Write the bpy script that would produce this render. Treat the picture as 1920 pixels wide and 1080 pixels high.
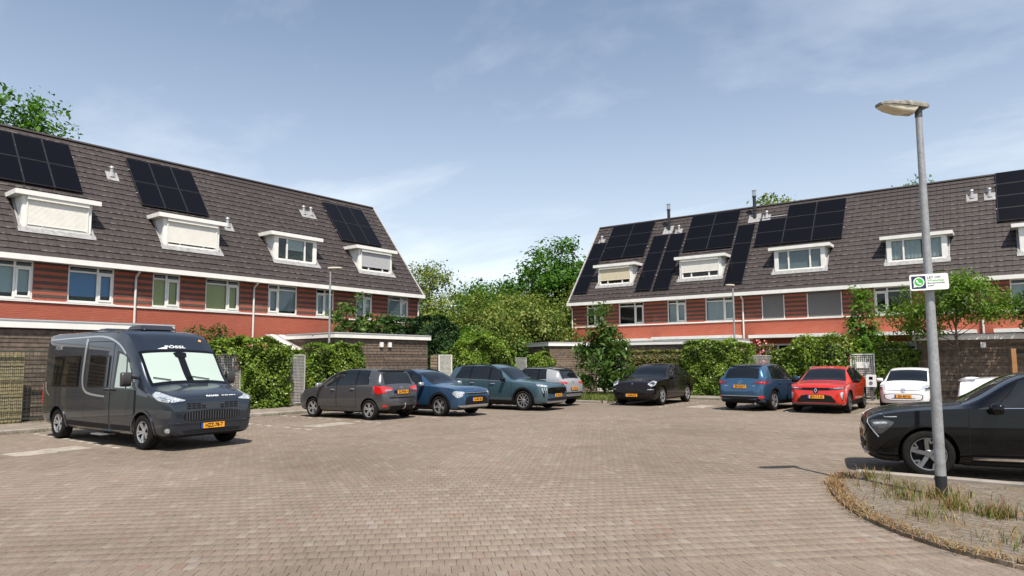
import bpy, bmesh, math, random
import numpy as np
from mathutils import Vector, Matrix
from mathutils.bvhtree import BVHTree
R = math.radians
for o in list(bpy.data.objects): bpy.data.objects.remove(o)
SC = bpy.context.scene
COL = SC.collection
random.seed(7); RNG = np.random.default_rng(11)

# ------------------------------------------------------------------ camera
CAM_H, YAW, PITCH, ROLL = 1.775, R(37.978), R(5.257), R(-0.321)
cam = bpy.data.cameras.new('camera'); camo = bpy.data.objects.new('camera', cam); COL.objects.link(camo)
F_ = Vector((-math.sin(YAW)*math.cos(PITCH), math.cos(YAW)*math.cos(PITCH), math.sin(PITCH)))
R0 = Vector((math.cos(YAW), math.sin(YAW), 0)); U0 = R0.cross(F_)
Rt_ = R0*math.cos(ROLL)+U0*math.sin(ROLL); Up_ = U0*math.cos(ROLL)-R0*math.sin(ROLL)
camo.matrix_world = Matrix(((Rt_.x, Up_.x, -F_.x, 0), (Rt_.y, Up_.y, -F_.y, 0), (Rt_.z, Up_.z, -F_.z, CAM_H), (0, 0, 0, 1)))
cam.sensor_width = 36; cam.lens = 36*1286.2/1920; cam.shift_y = 21.4/1920
cam.clip_start = 0.1; cam.clip_end = 3000
SC.camera = camo

# ------------------------------------------------------------------ sky, sun, exposure
SUN_AZ, SUN_EL = R(127.5), R(60)
w = bpy.data.worlds.new('World'); SC.world = w; w.use_nodes = True
nt = w.node_tree; nd = nt.nodes; lk = nt.links; nd.clear()
out = nd.new('ShaderNodeOutputWorld'); bg = nd.new('ShaderNodeBackground'); bg.inputs[1].default_value = 0.105
sky = nd.new('ShaderNodeTexSky'); sky.sky_type = 'NISHITA'; sky.sun_disc = False
sky.sun_elevation = SUN_EL; sky.sun_rotation = SUN_AZ; sky.air_density = 1.0; sky.dust_density = 1.0; sky.ozone_density = 1.0
tc = nd.new('ShaderNodeTexCoord')
sep = nd.new('ShaderNodeSeparateXYZ'); lk.new(tc.outputs['Generated'], sep.inputs[0])
def wmath(op, a, b=None, clamp=False):
    n = nd.new('ShaderNodeMath'); n.operation = op; n.use_clamp = clamp
    for i, v in enumerate((a, b)):
        if v is None: continue
        if isinstance(v, (int, float)): n.inputs[i].default_value = v
        else: lk.new(v, n.inputs[i])
    return n.outputs[0]
# thin high cloud: the direction projected on a cloud deck, stretched noise
zc = wmath('ADD', wmath('MAXIMUM', sep.outputs[2], 0.0), 0.12)
cb = nd.new('ShaderNodeCombineXYZ'); lk.new(wmath('DIVIDE', sep.outputs[0], zc), cb.inputs[0]); lk.new(wmath('DIVIDE', sep.outputs[1], zc), cb.inputs[1])
mp = nd.new('ShaderNodeMapping'); mp.inputs['Rotation'].default_value = (0, 0, R(62)); mp.inputs['Scale'].default_value = (0.38, 0.75, 1); mp.inputs['Location'].default_value = (2.6, 0.9, 0)
lk.new(cb.outputs[0], mp.inputs[0])
n1 = nd.new('ShaderNodeTexNoise'); n1.inputs['Scale'].default_value = 1.1; n1.inputs['Detail'].default_value = 7; n1.inputs['Roughness'].default_value = 0.58; n1.inputs['Distortion'].default_value = 0.35
lk.new(mp.outputs[0], n1.inputs['Vector'])
cr = nd.new('ShaderNodeValToRGB'); cr.color_ramp.elements[0].position = 0.45; cr.color_ramp.elements[1].position = 0.76
lk.new(n1.outputs[0], cr.inputs[0])
# haze towards the horizon
hz = wmath('POWER', wmath('SUBTRACT', 1.0, wmath('MAXIMUM', sep.outputs[2], 0.0), True), 3.4)
fac = wmath('ADD', wmath('MULTIPLY', cr.outputs[0], 0.66), wmath('MULTIPLY', hz, 0.86), True)
mx = nd.new('ShaderNodeMix'); mx.data_type = 'RGBA'; lk.new(fac, mx.inputs[0]); lk.new(sky.outputs[0], mx.inputs[6]); mx.inputs[7].default_value = (7.3, 7.9, 8.4, 1)
lk.new(mx.outputs[2], bg.inputs[0]); lk.new(bg.outputs[0], out.inputs[0])
sun = bpy.data.lights.new('sun', 'SUN'); sun.energy = 5.0; sun.angle = R(0.53); sun.color = (1, 0.94, 0.85)
suno = bpy.data.objects.new('sun', sun); COL.objects.link(suno); suno.location = (0, 0, 60)
sd = Vector((math.cos(SUN_EL)*math.sin(SUN_AZ), math.cos(SUN_EL)*math.cos(SUN_AZ), math.sin(SUN_EL)))
suno.rotation_euler = sd.to_track_quat('Z', 'Y').to_euler()
SC.view_settings.view_transform = 'Standard'; SC.view_settings.look = 'None'; SC.view_settings.exposure = 0.44; SC.view_settings.gamma = 1
SC.cycles.max_bounces = 6; SC.cycles.transparent_max_bounces = 8; SC.cycles.caustics_reflective = False; SC.cycles.caustics_refractive = False
SC.cycles.sample_clamp_indirect = 6
SC.cycles.use_denoising = True

# ------------------------------------------------------------------ materials
MATS = {}
class NT:
    def __init__(s, m): s.t = m.node_tree; s.n = s.t.nodes; s.l = s.t.links
    def node(s, ty, **kw):
        n = s.n.new('ShaderNode'+ty)
        for k, v in kw.items():
            if k.startswith('i_'):
                key = k[2:]; key = int(key) if key.isdigit() else key.replace('_', ' ')
                if isinstance(v, bpy.types.NodeSocket): s.l.new(v, n.inputs[key])
                else: n.inputs[key].default_value = v
            else: setattr(n, k, v)
        return n
    def mix(s, f, a, b, mode='MIX'):
        n = s.n.new('ShaderNodeMix'); n.data_type = 'RGBA'; n.blend_type = mode
        for i, v in ((0, f), (6, a), (7, b)):
            if isinstance(v, bpy.types.NodeSocket): s.l.new(v, n.inputs[i])
            else: n.inputs[i].default_value = v if i == 0 else (*v[:3], 1)
        return n.outputs[2]
    def math(s, op, a, b=0.0, clamp=False):
        n = s.n.new('ShaderNodeMath'); n.operation = op; n.use_clamp = clamp
        for i, v in enumerate((a, b)):
            if isinstance(v, bpy.types.NodeSocket): s.l.new(v, n.inputs[i])
            else: n.inputs[i].default_value = v
        return n.outputs[0]
    def ramp(s, f, stops):
        n = s.n.new('ShaderNodeValToRGB'); e = n.color_ramp.elements
        while len(e) < len(stops): e.new(0.5)
        for q, (p, c) in zip(e, stops): q.position = p; q.color = (*c[:3], 1)
        s.l.new(f, n.inputs[0]); return n.outputs[0]
    def noise(s, scale, detail=4, vec=None, rough=0.55):
        n = s.n.new('ShaderNodeTexNoise'); n.inputs['Scale'].default_value = scale; n.inputs['Detail'].default_value = detail; n.inputs['Roughness'].default_value = rough
        if vec is not None: s.l.new(vec, n.inputs['Vector'])
        return n.outputs[0]
def mat(name, base=(0.5, 0.5, 0.5), rough=0.5, metal=0.0, coat=0.0, var=0.0, vscale=3.0, bump=0.0, bscale=40.0, spec=0.5, rnd=0.0, emit=None):
    """Principled with optional noise variation, per-object variation and bump"""
    if name in MATS: return MATS[name]
    m = bpy.data.materials.new(name); m.use_nodes = True; MATS[name] = m
    t = NT(m); b = t.n['Principled BSDF']
    b.inputs['Base Color'].default_value = (*base, 1); b.inputs['Roughness'].default_value = rough; b.inputs['Metallic'].default_value = metal
    b.inputs['Coat Weight'].default_value = coat; b.inputs['Coat Roughness'].default_value = 0.04; b.inputs['Specular IOR Level'].default_value = spec
    c = None
    if var or bump:
        pos = t.node('NewGeometry').outputs['Position']
    if var:
        f = t.noise(vscale, 6, pos)
        c = t.mix(t.math('MULTIPLY', t.math('SUBTRACT', f, 0.3), 2.2, True), [x*(1-var) for x in base], [min(1, x*(1+var)) for x in base])
    if rnd:
        r = t.node('ObjectInfo').outputs['Random']
        c = t.mix(r, [x*(1-rnd) for x in base], [min(1, x*(1+rnd)) for x in base]) if c is None else t.mix(1.0, c, t.ramp(r, [(0, [1-rnd]*3), (1, [1]*3)]), 'MULTIPLY')
    if c is not None: t.l.new(c, b.inputs['Base Color'])
    if bump:
        bn = t.node('Bump', i_Strength=bump, i_Distance=0.01); t.l.new(t.noise(bscale, 5, pos), bn.inputs['Height']); t.l.new(bn.outputs[0], b.inputs['Normal'])
    return m
def mat_brick(name, c1, c2, mortar, bw=0.22, rh=0.0625, ms=0.011, band=False):
    if name in MATS: return MATS[name]
    m = bpy.data.materials.new(name); m.use_nodes = True; MATS[name] = m
    t = NT(m); b = t.n['Principled BSDF']; b.inputs['Roughness'].default_value = 0.85
    co = t.node('TexCoord').outputs['Object']; sp = t.node('SeparateXYZ', i_0=co)
    v = t.node('CombineXYZ', i_0=t.math('ADD', sp.outputs[0], sp.outputs[1]), i_1=sp.outputs[2])
    br = t.node('TexBrick', i_Vector=v.outputs[0], i_Scale=1.0, i_Mortar_Size=ms, i_Mortar_Smooth=0.2, i_Brick_Width=bw, i_Row_Height=rh, i_Color1=(*c1, 1), i_Color2=(*c2, 1), i_Mortar=(*mortar, 1), i_Bias=0.0)
    ns = t.noise(1.3, 6, co); n2 = t.noise(14, 3, co)
    c = t.mix(t.math('MULTIPLY', ns, 0.5), br.outputs[0], [x*0.62 for x in c1]); c = t.mix(t.math('MULTIPLY', n2, 0.35), c, [min(1, x*1.35) for x in c2])
    # pale efflorescence patches
    ef = t.math('MULTIPLY', t.math('SUBTRACT', t.noise(0.9, 3, t.node('Mapping', i_0=co, i_Location=(3, 1, 5)).outputs[0]), 0.58), 3.5, True)
    c = t.mix(t.math('MULTIPLY', ef, t.math('MULTIPLY', n2, 0.5)), c, (0.55, 0.42, 0.36))
    t.l.new(c, b.inputs['Base Color'])
    bn = t.node('Bump', i_Strength=0.5, i_Distance=0.008, invert=True); t.l.new(br.outputs[1], bn.inputs['Height']); t.l.new(bn.outputs[0], b.inputs['Normal'])
    return m
def mat_leaf(name, cols, trans=0.3, rough=0.45):
    if name in MATS: return MATS[name]
    m = bpy.data.materials.new(name); m.use_nodes = True; MATS[name] = m
    t = NT(m); b = t.n['Principled BSDF']; b.inputs['Roughness'].default_value = rough; b.inputs['Specular IOR Level'].default_value = 0.22
    g = t.node('NewGeometry'); f = g.outputs['Random Per Island']
    big = t.noise(0.9, 3, g.outputs['Position'])
    f2 = t.math('ADD', t.math('MULTIPLY', f, 0.7), t.math('MULTIPLY', t.math('SUBTRACT', big, 0.35), 0.9), True)
    c = t.ramp(f2, [(i/(len(cols)-1), q) for i, q in enumerate(cols)])
    t.l.new(c, b.inputs['Base Color'])
    tr = t.node('BsdfTranslucent'); t.l.new(t.mix(1.0, c, (1.25, 1.35, 0.55), 'MULTIPLY'), tr.inputs[0])
    ms = t.node('MixShader'); ms.inputs[0].default_value = trans; t.l.new(b.outputs[0], ms.inputs[1]); t.l.new(tr.outputs[0], ms.inputs[2])
    t.l.new(ms.outputs[0], t.n['Material Output'].inputs[0])
    return m
def mat_glass(name, tint=(0.8, 0.85, 0.85), refl=1.0):
    if name in MATS: return MATS[name]
    m = bpy.data.materials.new(name); m.use_nodes = True; MATS[name] = m
    t = NT(m); tr = t.node('BsdfTransparent'); tr.inputs[0].default_value = (*tint, 1)
    gl = t.node('BsdfGlossy'); gl.inputs['Roughness'].default_value = 0.02; gl.inputs[0].default_value = (refl, refl, refl, 1)
    fr = t.node('Fresnel', i_IOR=1.5); ms = t.node('MixShader')
    t.l.new(t.math('MULTIPLY', fr.outputs[0], 0.55, True), ms.inputs[0]); t.l.new(tr.outputs[0], ms.inputs[1]); t.l.new(gl.outputs[0], ms.inputs[2])
    t.l.new(ms.outputs[0], t.n['Material Output'].inputs[0]); return m

# ------------------------------------------------------------------ mesh helpers
def new_obj(name, me, parent=None, mat_=None, kind=None, smooth=False):
    o = bpy.data.objects.new(name, me); COL.objects.link(o)
    if parent is not None: o.parent = parent
    if mat_ is not None and me is not None and len(me.materials) == 0: me.materials.append(mat_)
    if kind: o['kind'] = kind
    return o
def mesh(name, vs, fs, smooth=False, angle=None):
    me = bpy.data.meshes.new(name); me.from_pydata([tuple(v) for v in vs], [], [tuple(f) for f in fs]); me.update()
    if smooth:
        me.polygons.foreach_set('use_smooth', [True]*len(me.polygons))
        if angle: me.set_sharp_from_angle(angle=R(angle))
    return me
def np_mesh(name, V, Fq):
    """fast mesh from numpy arrays, faces all of one size"""
    me = bpy.data.meshes.new(name); n = Fq.shape[1]
    me.vertices.add(len(V)); me.vertices.foreach_set('co', np.ascontiguousarray(V, np.float32).ravel())
    me.loops.add(Fq.size); me.loops.foreach_set('vertex_index', np.ascontiguousarray(Fq, np.int32).ravel())
    me.polygons.add(len(Fq)); me.polygons.foreach_set('loop_start', np.arange(0, Fq.size, n, dtype=np.int32)); me.polygons.foreach_set('loop_total', np.full(len(Fq), n, np.int32))
    me.update(calc_edges=True); return me
class MB:
    def __init__(s): s.v = []; s.f = []
    def box(s, x0, x1, y0, y1, z0, z1):
        b = len(s.v)
        s.v += [(x0, y0, z0), (x1, y0, z0), (x1, y1, z0), (x0, y1, z0), (x0, y0, z1), (x1, y0, z1), (x1, y1, z1), (x0, y1, z1)]
        s.f += [tuple(b+i for i in q) for q in ((0, 3, 2, 1), (4, 5, 6, 7), (0, 1, 5, 4), (1, 2, 6, 5), (2, 3, 7, 6), (3, 0, 4, 7))]; return s
    def hexa(s, p):
        b = len(s.v); s.v += [tuple(q) for q in p]
        s.f += [tuple(b+i for i in q) for q in ((0, 3, 2, 1), (4, 5, 6, 7), (0, 1, 5, 4), (1, 2, 6, 5), (2, 3, 7, 6), (3, 0, 4, 7))]; return s
    def face(s, p):
        b = len(s.v); s.v += [tuple(q) for q in p]; s.f.append(tuple(range(b, b+len(p)))); return s
    def prism(s, poly, y0, y1, ax='y'):
        """polygon (a,b) extruded along an axis"""
        def P(a, b_, c): return (a, c, b_) if ax == 'y' else ((c, a, b_) if ax == 'x' else (a, b_, c))
        b = len(s.v); n = len(poly)
        s.v += [P(a, q, y0) for a, q in poly]+[P(a, q, y1) for a, q in poly]
        s.f += [tuple(range(b, b+n)), tuple(range(b+2*n-1, b+n-1, -1))]
        s.f += [(b+i, b+n+i, b+n+(i+1) % n, b+(i+1) % n) for i in range(n)]; return s
    def tube(s, pts, rad, n=8, caps=True):
        pts = [Vector(p) for p in pts]; rad = rad if isinstance(rad, (list, tuple)) else [rad]*len(pts)
        b = len(s.v)
        for i, p in enumerate(pts):
            d = (pts[min(i+1, len(pts)-1)]-pts[max(i-1, 0)]).normalized()
            a = d.cross(Vector((0, 0, 1)) if abs(d.z) < 0.9 else Vector((1, 0, 0))).normalized(); c = d.cross(a)
            for k in range(n):
                th = 2*math.pi*k/n; s.v.append(tuple(p+(a*math.cos(th)+c*math.sin(th))*rad[i]))
        for i in range(len(pts)-1):
            for k in range(n):
                s.f.append((b+i*n+k, b+i*n+(k+1) % n, b+(i+1)*n+(k+1) % n, b+(i+1)*n+k))
        if caps:
            s.f.append(tuple(b+k for k in range(n-1, -1, -1))); e = b+(len(pts)-1)*n; s.f.append(tuple(e+k for k in range(n)))
        return s
    def lathe(s, prof, n=24, ax='z', c=(0, 0, 0)):
        """profile (r, h) about an axis"""
        b = len(s.v)
        for r, h in prof:
            for k in range(n):
                th = 2*math.pi*k/n; x, y = r*math.cos(th), r*math.sin(th)
                q = (x, y, h) if ax == 'z' else ((x, h, y) if ax == 'y' else (h, x, y))
                s.v.append((q[0]+c[0], q[1]+c[1], q[2]+c[2]))
        for i in range(len(prof)-1):
            for k in range(n): s.f.append((b+i*n+k, b+i*n+(k+1) % n, b+(i+1)*n+(k+1) % n, b+(i+1)*n+k))
        return s
    def build(s, name, m, parent=None, kind=None, smooth=False, angle=40, loc=None):
        me = mesh(name, s.v, s.f, smooth, angle)
        bm = bmesh.new(); bm.from_mesh(me); bmesh.ops.recalc_face_normals(bm, faces=bm.faces); bm.to_mesh(me); bm.free()
        if smooth: me.set_sharp_from_angle(angle=R(angle))
        o = new_obj(name, me, parent, m, kind)
        if loc is not None: o.location = loc
        return o
def thing(name, label, cat, loc=(0, 0, 0), rz=0.0, group=None):
    o = bpy.data.objects.new(name, None); COL.objects.link(o); o.location = loc; o.rotation_euler = (0, 0, rz); o.empty_display_size = 0.3
    return tag(o, label, cat, group)
def tag(o, label, cat, group=None):
    o['label'] = label; o['category'] = cat
    if group: o['group'] = group
    return o
def shared(name, me, parent, loc, rot=(0, 0, 0), sc=(1, 1, 1)):
    o = bpy.data.objects.new(name, me); COL.objects.link(o); o.parent = parent; o.location = loc; o.rotation_euler = rot; o.scale = sc; return o
def text_mesh(body, size, align='CENTER', extrude=0.002, bold=0.0, shear=0.0, space=1.0):
    cu = bpy.data.curves.new('lettering', 'FONT'); cu.body = body; cu.size = size; cu.align_x = align; cu.align_y = 'CENTER'; cu.extrude = extrude; cu.offset = bold; cu.shear = shear; cu.space_character = space; cu.resolution_u = 3
    o = bpy.data.objects.new('lettering', cu); COL.objects.link(o)
    bpy.context.view_layer.update()
    me = bpy.data.meshes.new_from_object(o.evaluated_get(bpy.context.evaluated_depsgraph_get()))
    bpy.data.objects.remove(o); bpy.data.curves.remove(cu); me.name = 'lettering'; return me
def pchip(kn):
    x = np.array([k[0] for k in kn], float); y = np.array([k[1] for k in kn], float)
    h = np.diff(x); d = np.diff(y)/h; m = np.zeros(len(x)); m[0] = d[0]; m[-1] = d[-1]
    for i in range(1, len(x)-1):
        if d[i-1]*d[i] > 0:
            w1, w2 = 2*h[i]+h[i-1], h[i]+2*h[i-1]; m[i] = (w1+w2)/(w1/d[i-1]+w2/d[i])
    def f(s):
        i = int(np.clip(np.searchsorted(x, s)-1, 0, len(h)-1)); t = min(max((s-x[i])/h[i], 0), 1)
        return ((1+2*t)*(1-t)**2*y[i]+t*(1-t)**2*h[i]*m[i]+t*t*(3-2*t)*y[i+1]+t*t*(t-1)*h[i]*m[i+1])
    return f

# ------------------------------------------------------------------ shared materials
WHITE = mat('white_paint', (0.78, 0.76, 0.71), 0.45, var=0.08, vscale=2.5)
CREAM = mat('cream_shutter', (0.74, 0.71, 0.64), 0.5, var=0.06)
GREYSH = mat('grey_shutter', (0.42, 0.42, 0.42), 0.5)
BRICK = mat_brick('red_brick', (0.34, 0.066, 0.035), (0.41, 0.092, 0.048), (0.27, 0.13, 0.09))
BAND = mat_brick('dark_brick', (0.062, 0.042, 0.034), (0.095, 0.060, 0.046), (0.14, 0.085, 0.065))
LEAD = mat('lead_flashing', (0.27, 0.265, 0.265), 0.7, var=0.3, vscale=6)
ZINC = mat('zinc_pipe', (0.45, 0.45, 0.46), 0.45, 0.5, var=0.15, vscale=8)
BLACKM = mat('black_flue', (0.02, 0.02, 0.022), 0.35)
PANE = mat_glass('window_glass')
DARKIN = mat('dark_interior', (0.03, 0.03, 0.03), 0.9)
SOLAR = mat('solar_glass', (0.004, 0.004, 0.006), 0.25, spec=0.12)
SOLFR = mat('solar_frame', (0.05, 0.05, 0.055), 0.5, 0.4)
PIPE = mat('downpipe_paint', (0.62, 0.58, 0.53), 0.5, var=0.1)
BLIND = {k: mat('blind_'+k, c, 0.8, var=0.05, vscale=5) for k, c in dict(blue=(0.11, 0.34, 0.72), olive=(0.72, 0.66, 0.20), pale=(0.66, 0.76, 0.76), cream=(0.62, 0.54, 0.38), white=(0.78, 0.80, 0.80), grey=(0.42, 0.45, 0.48), green=(0.30, 0.50, 0.12), screen=(0.16, 0.15, 0.145), dark=(0.05, 0.05, 0.05)).items()}
def mat_tile():
    m = bpy.data.materials.new('roof_tile'); m.use_nodes = True
    t = NT(m); b = t.n['Principled BSDF']; b.inputs['Roughness'].default_value = 0.6; b.inputs['Specular IOR Level'].default_value = 0.4
    r = t.node('ObjectInfo').outputs['Random']; g = t.node('NewGeometry'); p = g.outputs['Position']
    f = t.math('ADD', t.math('MULTIPLY', r, 0.55), t.math('MULTIPLY', g.outputs['Random Per Island'], 0.45))
    c = t.ramp(f, [(0, (0.034, 0.0265, 0.0250)), (0.5, (0.037, 0.0285, 0.0270)), (1, (0.041, 0.032, 0.0300))])
    c = t.mix(t.math('MULTIPLY', t.math('SUBTRACT', t.noise(0.7, 5, p), 0.42), 1.6, True), c, (0.047, 0.037, 0.034))
    # lichen specks and the bleached lower edge
    sp = t.math('MULTIPLY', t.math('SUBTRACT', t.noise(26, 3, p), 0.60), 7.0, True)
    c = t.mix(t.math('MULTIPLY', sp, 0.10), c, (0.22, 0.2, 0.18))
    tl = t.node('SeparateXYZ', i_0=t.node('TexCoord').outputs['Object'])
    ed = t.math('POWER', t.node('Attribute', attribute_name='edge').outputs['Fac'], 9.0)
    c = t.mix(t.math('MULTIPLY', ed, t.math('MULTIPLY', t.math('SUBTRACT', t.noise(5, 4, p), 0.44), 4.0, True)), c, (0.23, 0.20, 0.18))
    t.l.new(c, b.inputs['Base Color'])
    bn = t.node('Bump', i_Strength=0.35, i_Distance=0.006); t.l.new(t.noise(60, 4, p), bn.inputs['Height']); t.l.new(bn.outputs[0], b.inputs['Normal'])
    return m
TILEM = mat_tile()

# ------------------------------------------------------------------ terraced houses
RA = R(52); CA, SA = math.cos(RA), math.sin(RA); SLOPE = 4.5/CA; EZ = 5.55; WV = 0.35
def on_roof(u, t, n=0.0): return (u, t*CA-n*SA, EZ+t*SA+n*CA)
NC = 22; GA = SLOPE/NC
def tile_geo(wd):
    mb = MB(); e = 0.004
    mb.hexa([(e, -0.012, 0.030), (wd-e, -0.012, 0.030), (wd-e, 0.39, 0.004), (e, 0.39, 0.004), (e, -0.012, 0.070), (wd-e, -0.012, 0.070), (wd-e, 0.39, 0.026), (e, 0.39, 0.026)])
    mb.hexa([(wd-0.055, -0.012, 0.0695), (wd-0.012, -0.012, 0.0695), (wd-0.012, 0.34, 0.030), (wd-0.055, 0.34, 0.030), (wd-0.05, -0.010, 0.077), (wd-0.017, -0.010, 0.077), (wd-0.017, 0.34, 0.041), (wd-0.05, 0.34, 0.041)])
    return mb
TILE_ME = {}
def edge_attr(me):
    a = me.attributes.new('edge', 'FLOAT', 'POINT'); v = np.zeros(len(me.vertices)*3, np.float32); me.vertices.foreach_get('co', v)
    return a
def tile_mesh(wd):
    k = round(wd, 4)
    if k not in TILE_ME:
        mb = tile_geo(wd); me = mesh('roof_tile', mb.v, mb.f); me.materials.append(TILEM)
        a = me.attributes.new('edge', 'FLOAT', 'POINT')
        for i, v in enumerate(me.vertices): a.data[i].value = 1.0 if v.co.y < 0 else 0.0
        TILE_ME[k] = me
    return TILE_ME[k]

def window(h, u0, u1, z0, z1, blind=None, drop=0.85, casement='R', frac=0.64, v=WV, transom=True, name='window', glassv=0.0, plants=False):
    v0 = v+0.05; fw = 0.06; tz = z1-0.26 if transom else z1-fw
    um = u0+(u1-u0)*(frac if casement == 'R' else 1-frac)
    mb = MB(); d0, d1 = v0, v0+0.07
    mb.box(u0, u0+fw, d0, d1, z0, z1).box(u1-fw, u1, d0, d1, z0, z1).box(u0+fw, u1-fw, d0, d1, z0, z0+fw).box(u0+fw, u1-fw, d0, d1, z1-fw, z1)
    mb.box(um-0.035, um+0.035, d0-0.003, d1, z0+fw, z1-fw)
    if transom: mb.box(u0+fw, um-0.035, d0, d1, tz, tz+0.06).box(um+0.035, u1-fw, d0, d1, tz, tz+0.06)
    w_ = mb.build(name, WHITE, h)
    # opening casement
    ca, cb = (um+0.035, u1-fw) if casement == 'R' else (u0+fw, um-0.035)
    c = MB(); cz0, cz1 = z0+fw+0.004, tz-0.004; k = 0.065; e0, e1 = v0-0.022, v0+0.03
    c.box(ca+.004, ca+k, e0, e1, cz0, cz1).box(cb-k, cb-.004, e0, e1, cz0, cz1).box(ca+k, cb-k, e0, e1, cz0, cz0+k).box(ca+k, cb-k, e0, e1, cz1-k, cz1)
    c.build('casement', WHITE, w_)
    fa, fb = (u0+fw, um-0.035) if casement == 'R' else (um+0.035, u1-fw)
    for a, b, q0, q1 in ((fa, fb, z0+fw, tz), (ca+k, cb-k, cz0+k, cz1-k)):
        MB().box(a, b, v0+0.03, v0+0.036, q0, q1).build('pane', PANE, w_)
        if blind:
            zb = q1-(q1-q0)*drop
            MB().box(a-0.02, b+0.02, v0+0.11, v0+0.118, zb, q1+0.03).build('blind', BLIND[blind], w_)
    if transom:
        for a, b in ((fa, fb), (ca-0.0, cb)):
            MB().box(a, b, v0+0.03, v0+0.036, tz+0.06, z1-fw).build('pane', PANE, w_)
    MB().box(u0-0.04, u1+0.04, WV-0.05, WV+0.05, z0-0.045, z0-0.004).build('sill', WHITE, w_)
    if blind is None or drop < 0.6:      # a dim room behind the glass
        pass
    return w_

def curtain(w_, u0, u1, z0, z1, v, m):
    mb = MB(); n = int((u1-u0)/0.05); pts = []
    for i in range(n+1): pts.append((u0+(u1-u0)*i/n, v+0.018*math.sin(i*1.9)+0.008*random.random()))
    for a, b in zip(pts, pts[1:]): mb.face([(a[0], a[1], z0), (b[0], b[1], z0), (b[0], b[1], z1), (a[0], a[1], z1)])
    mb.build('curtain', m, w_)

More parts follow.
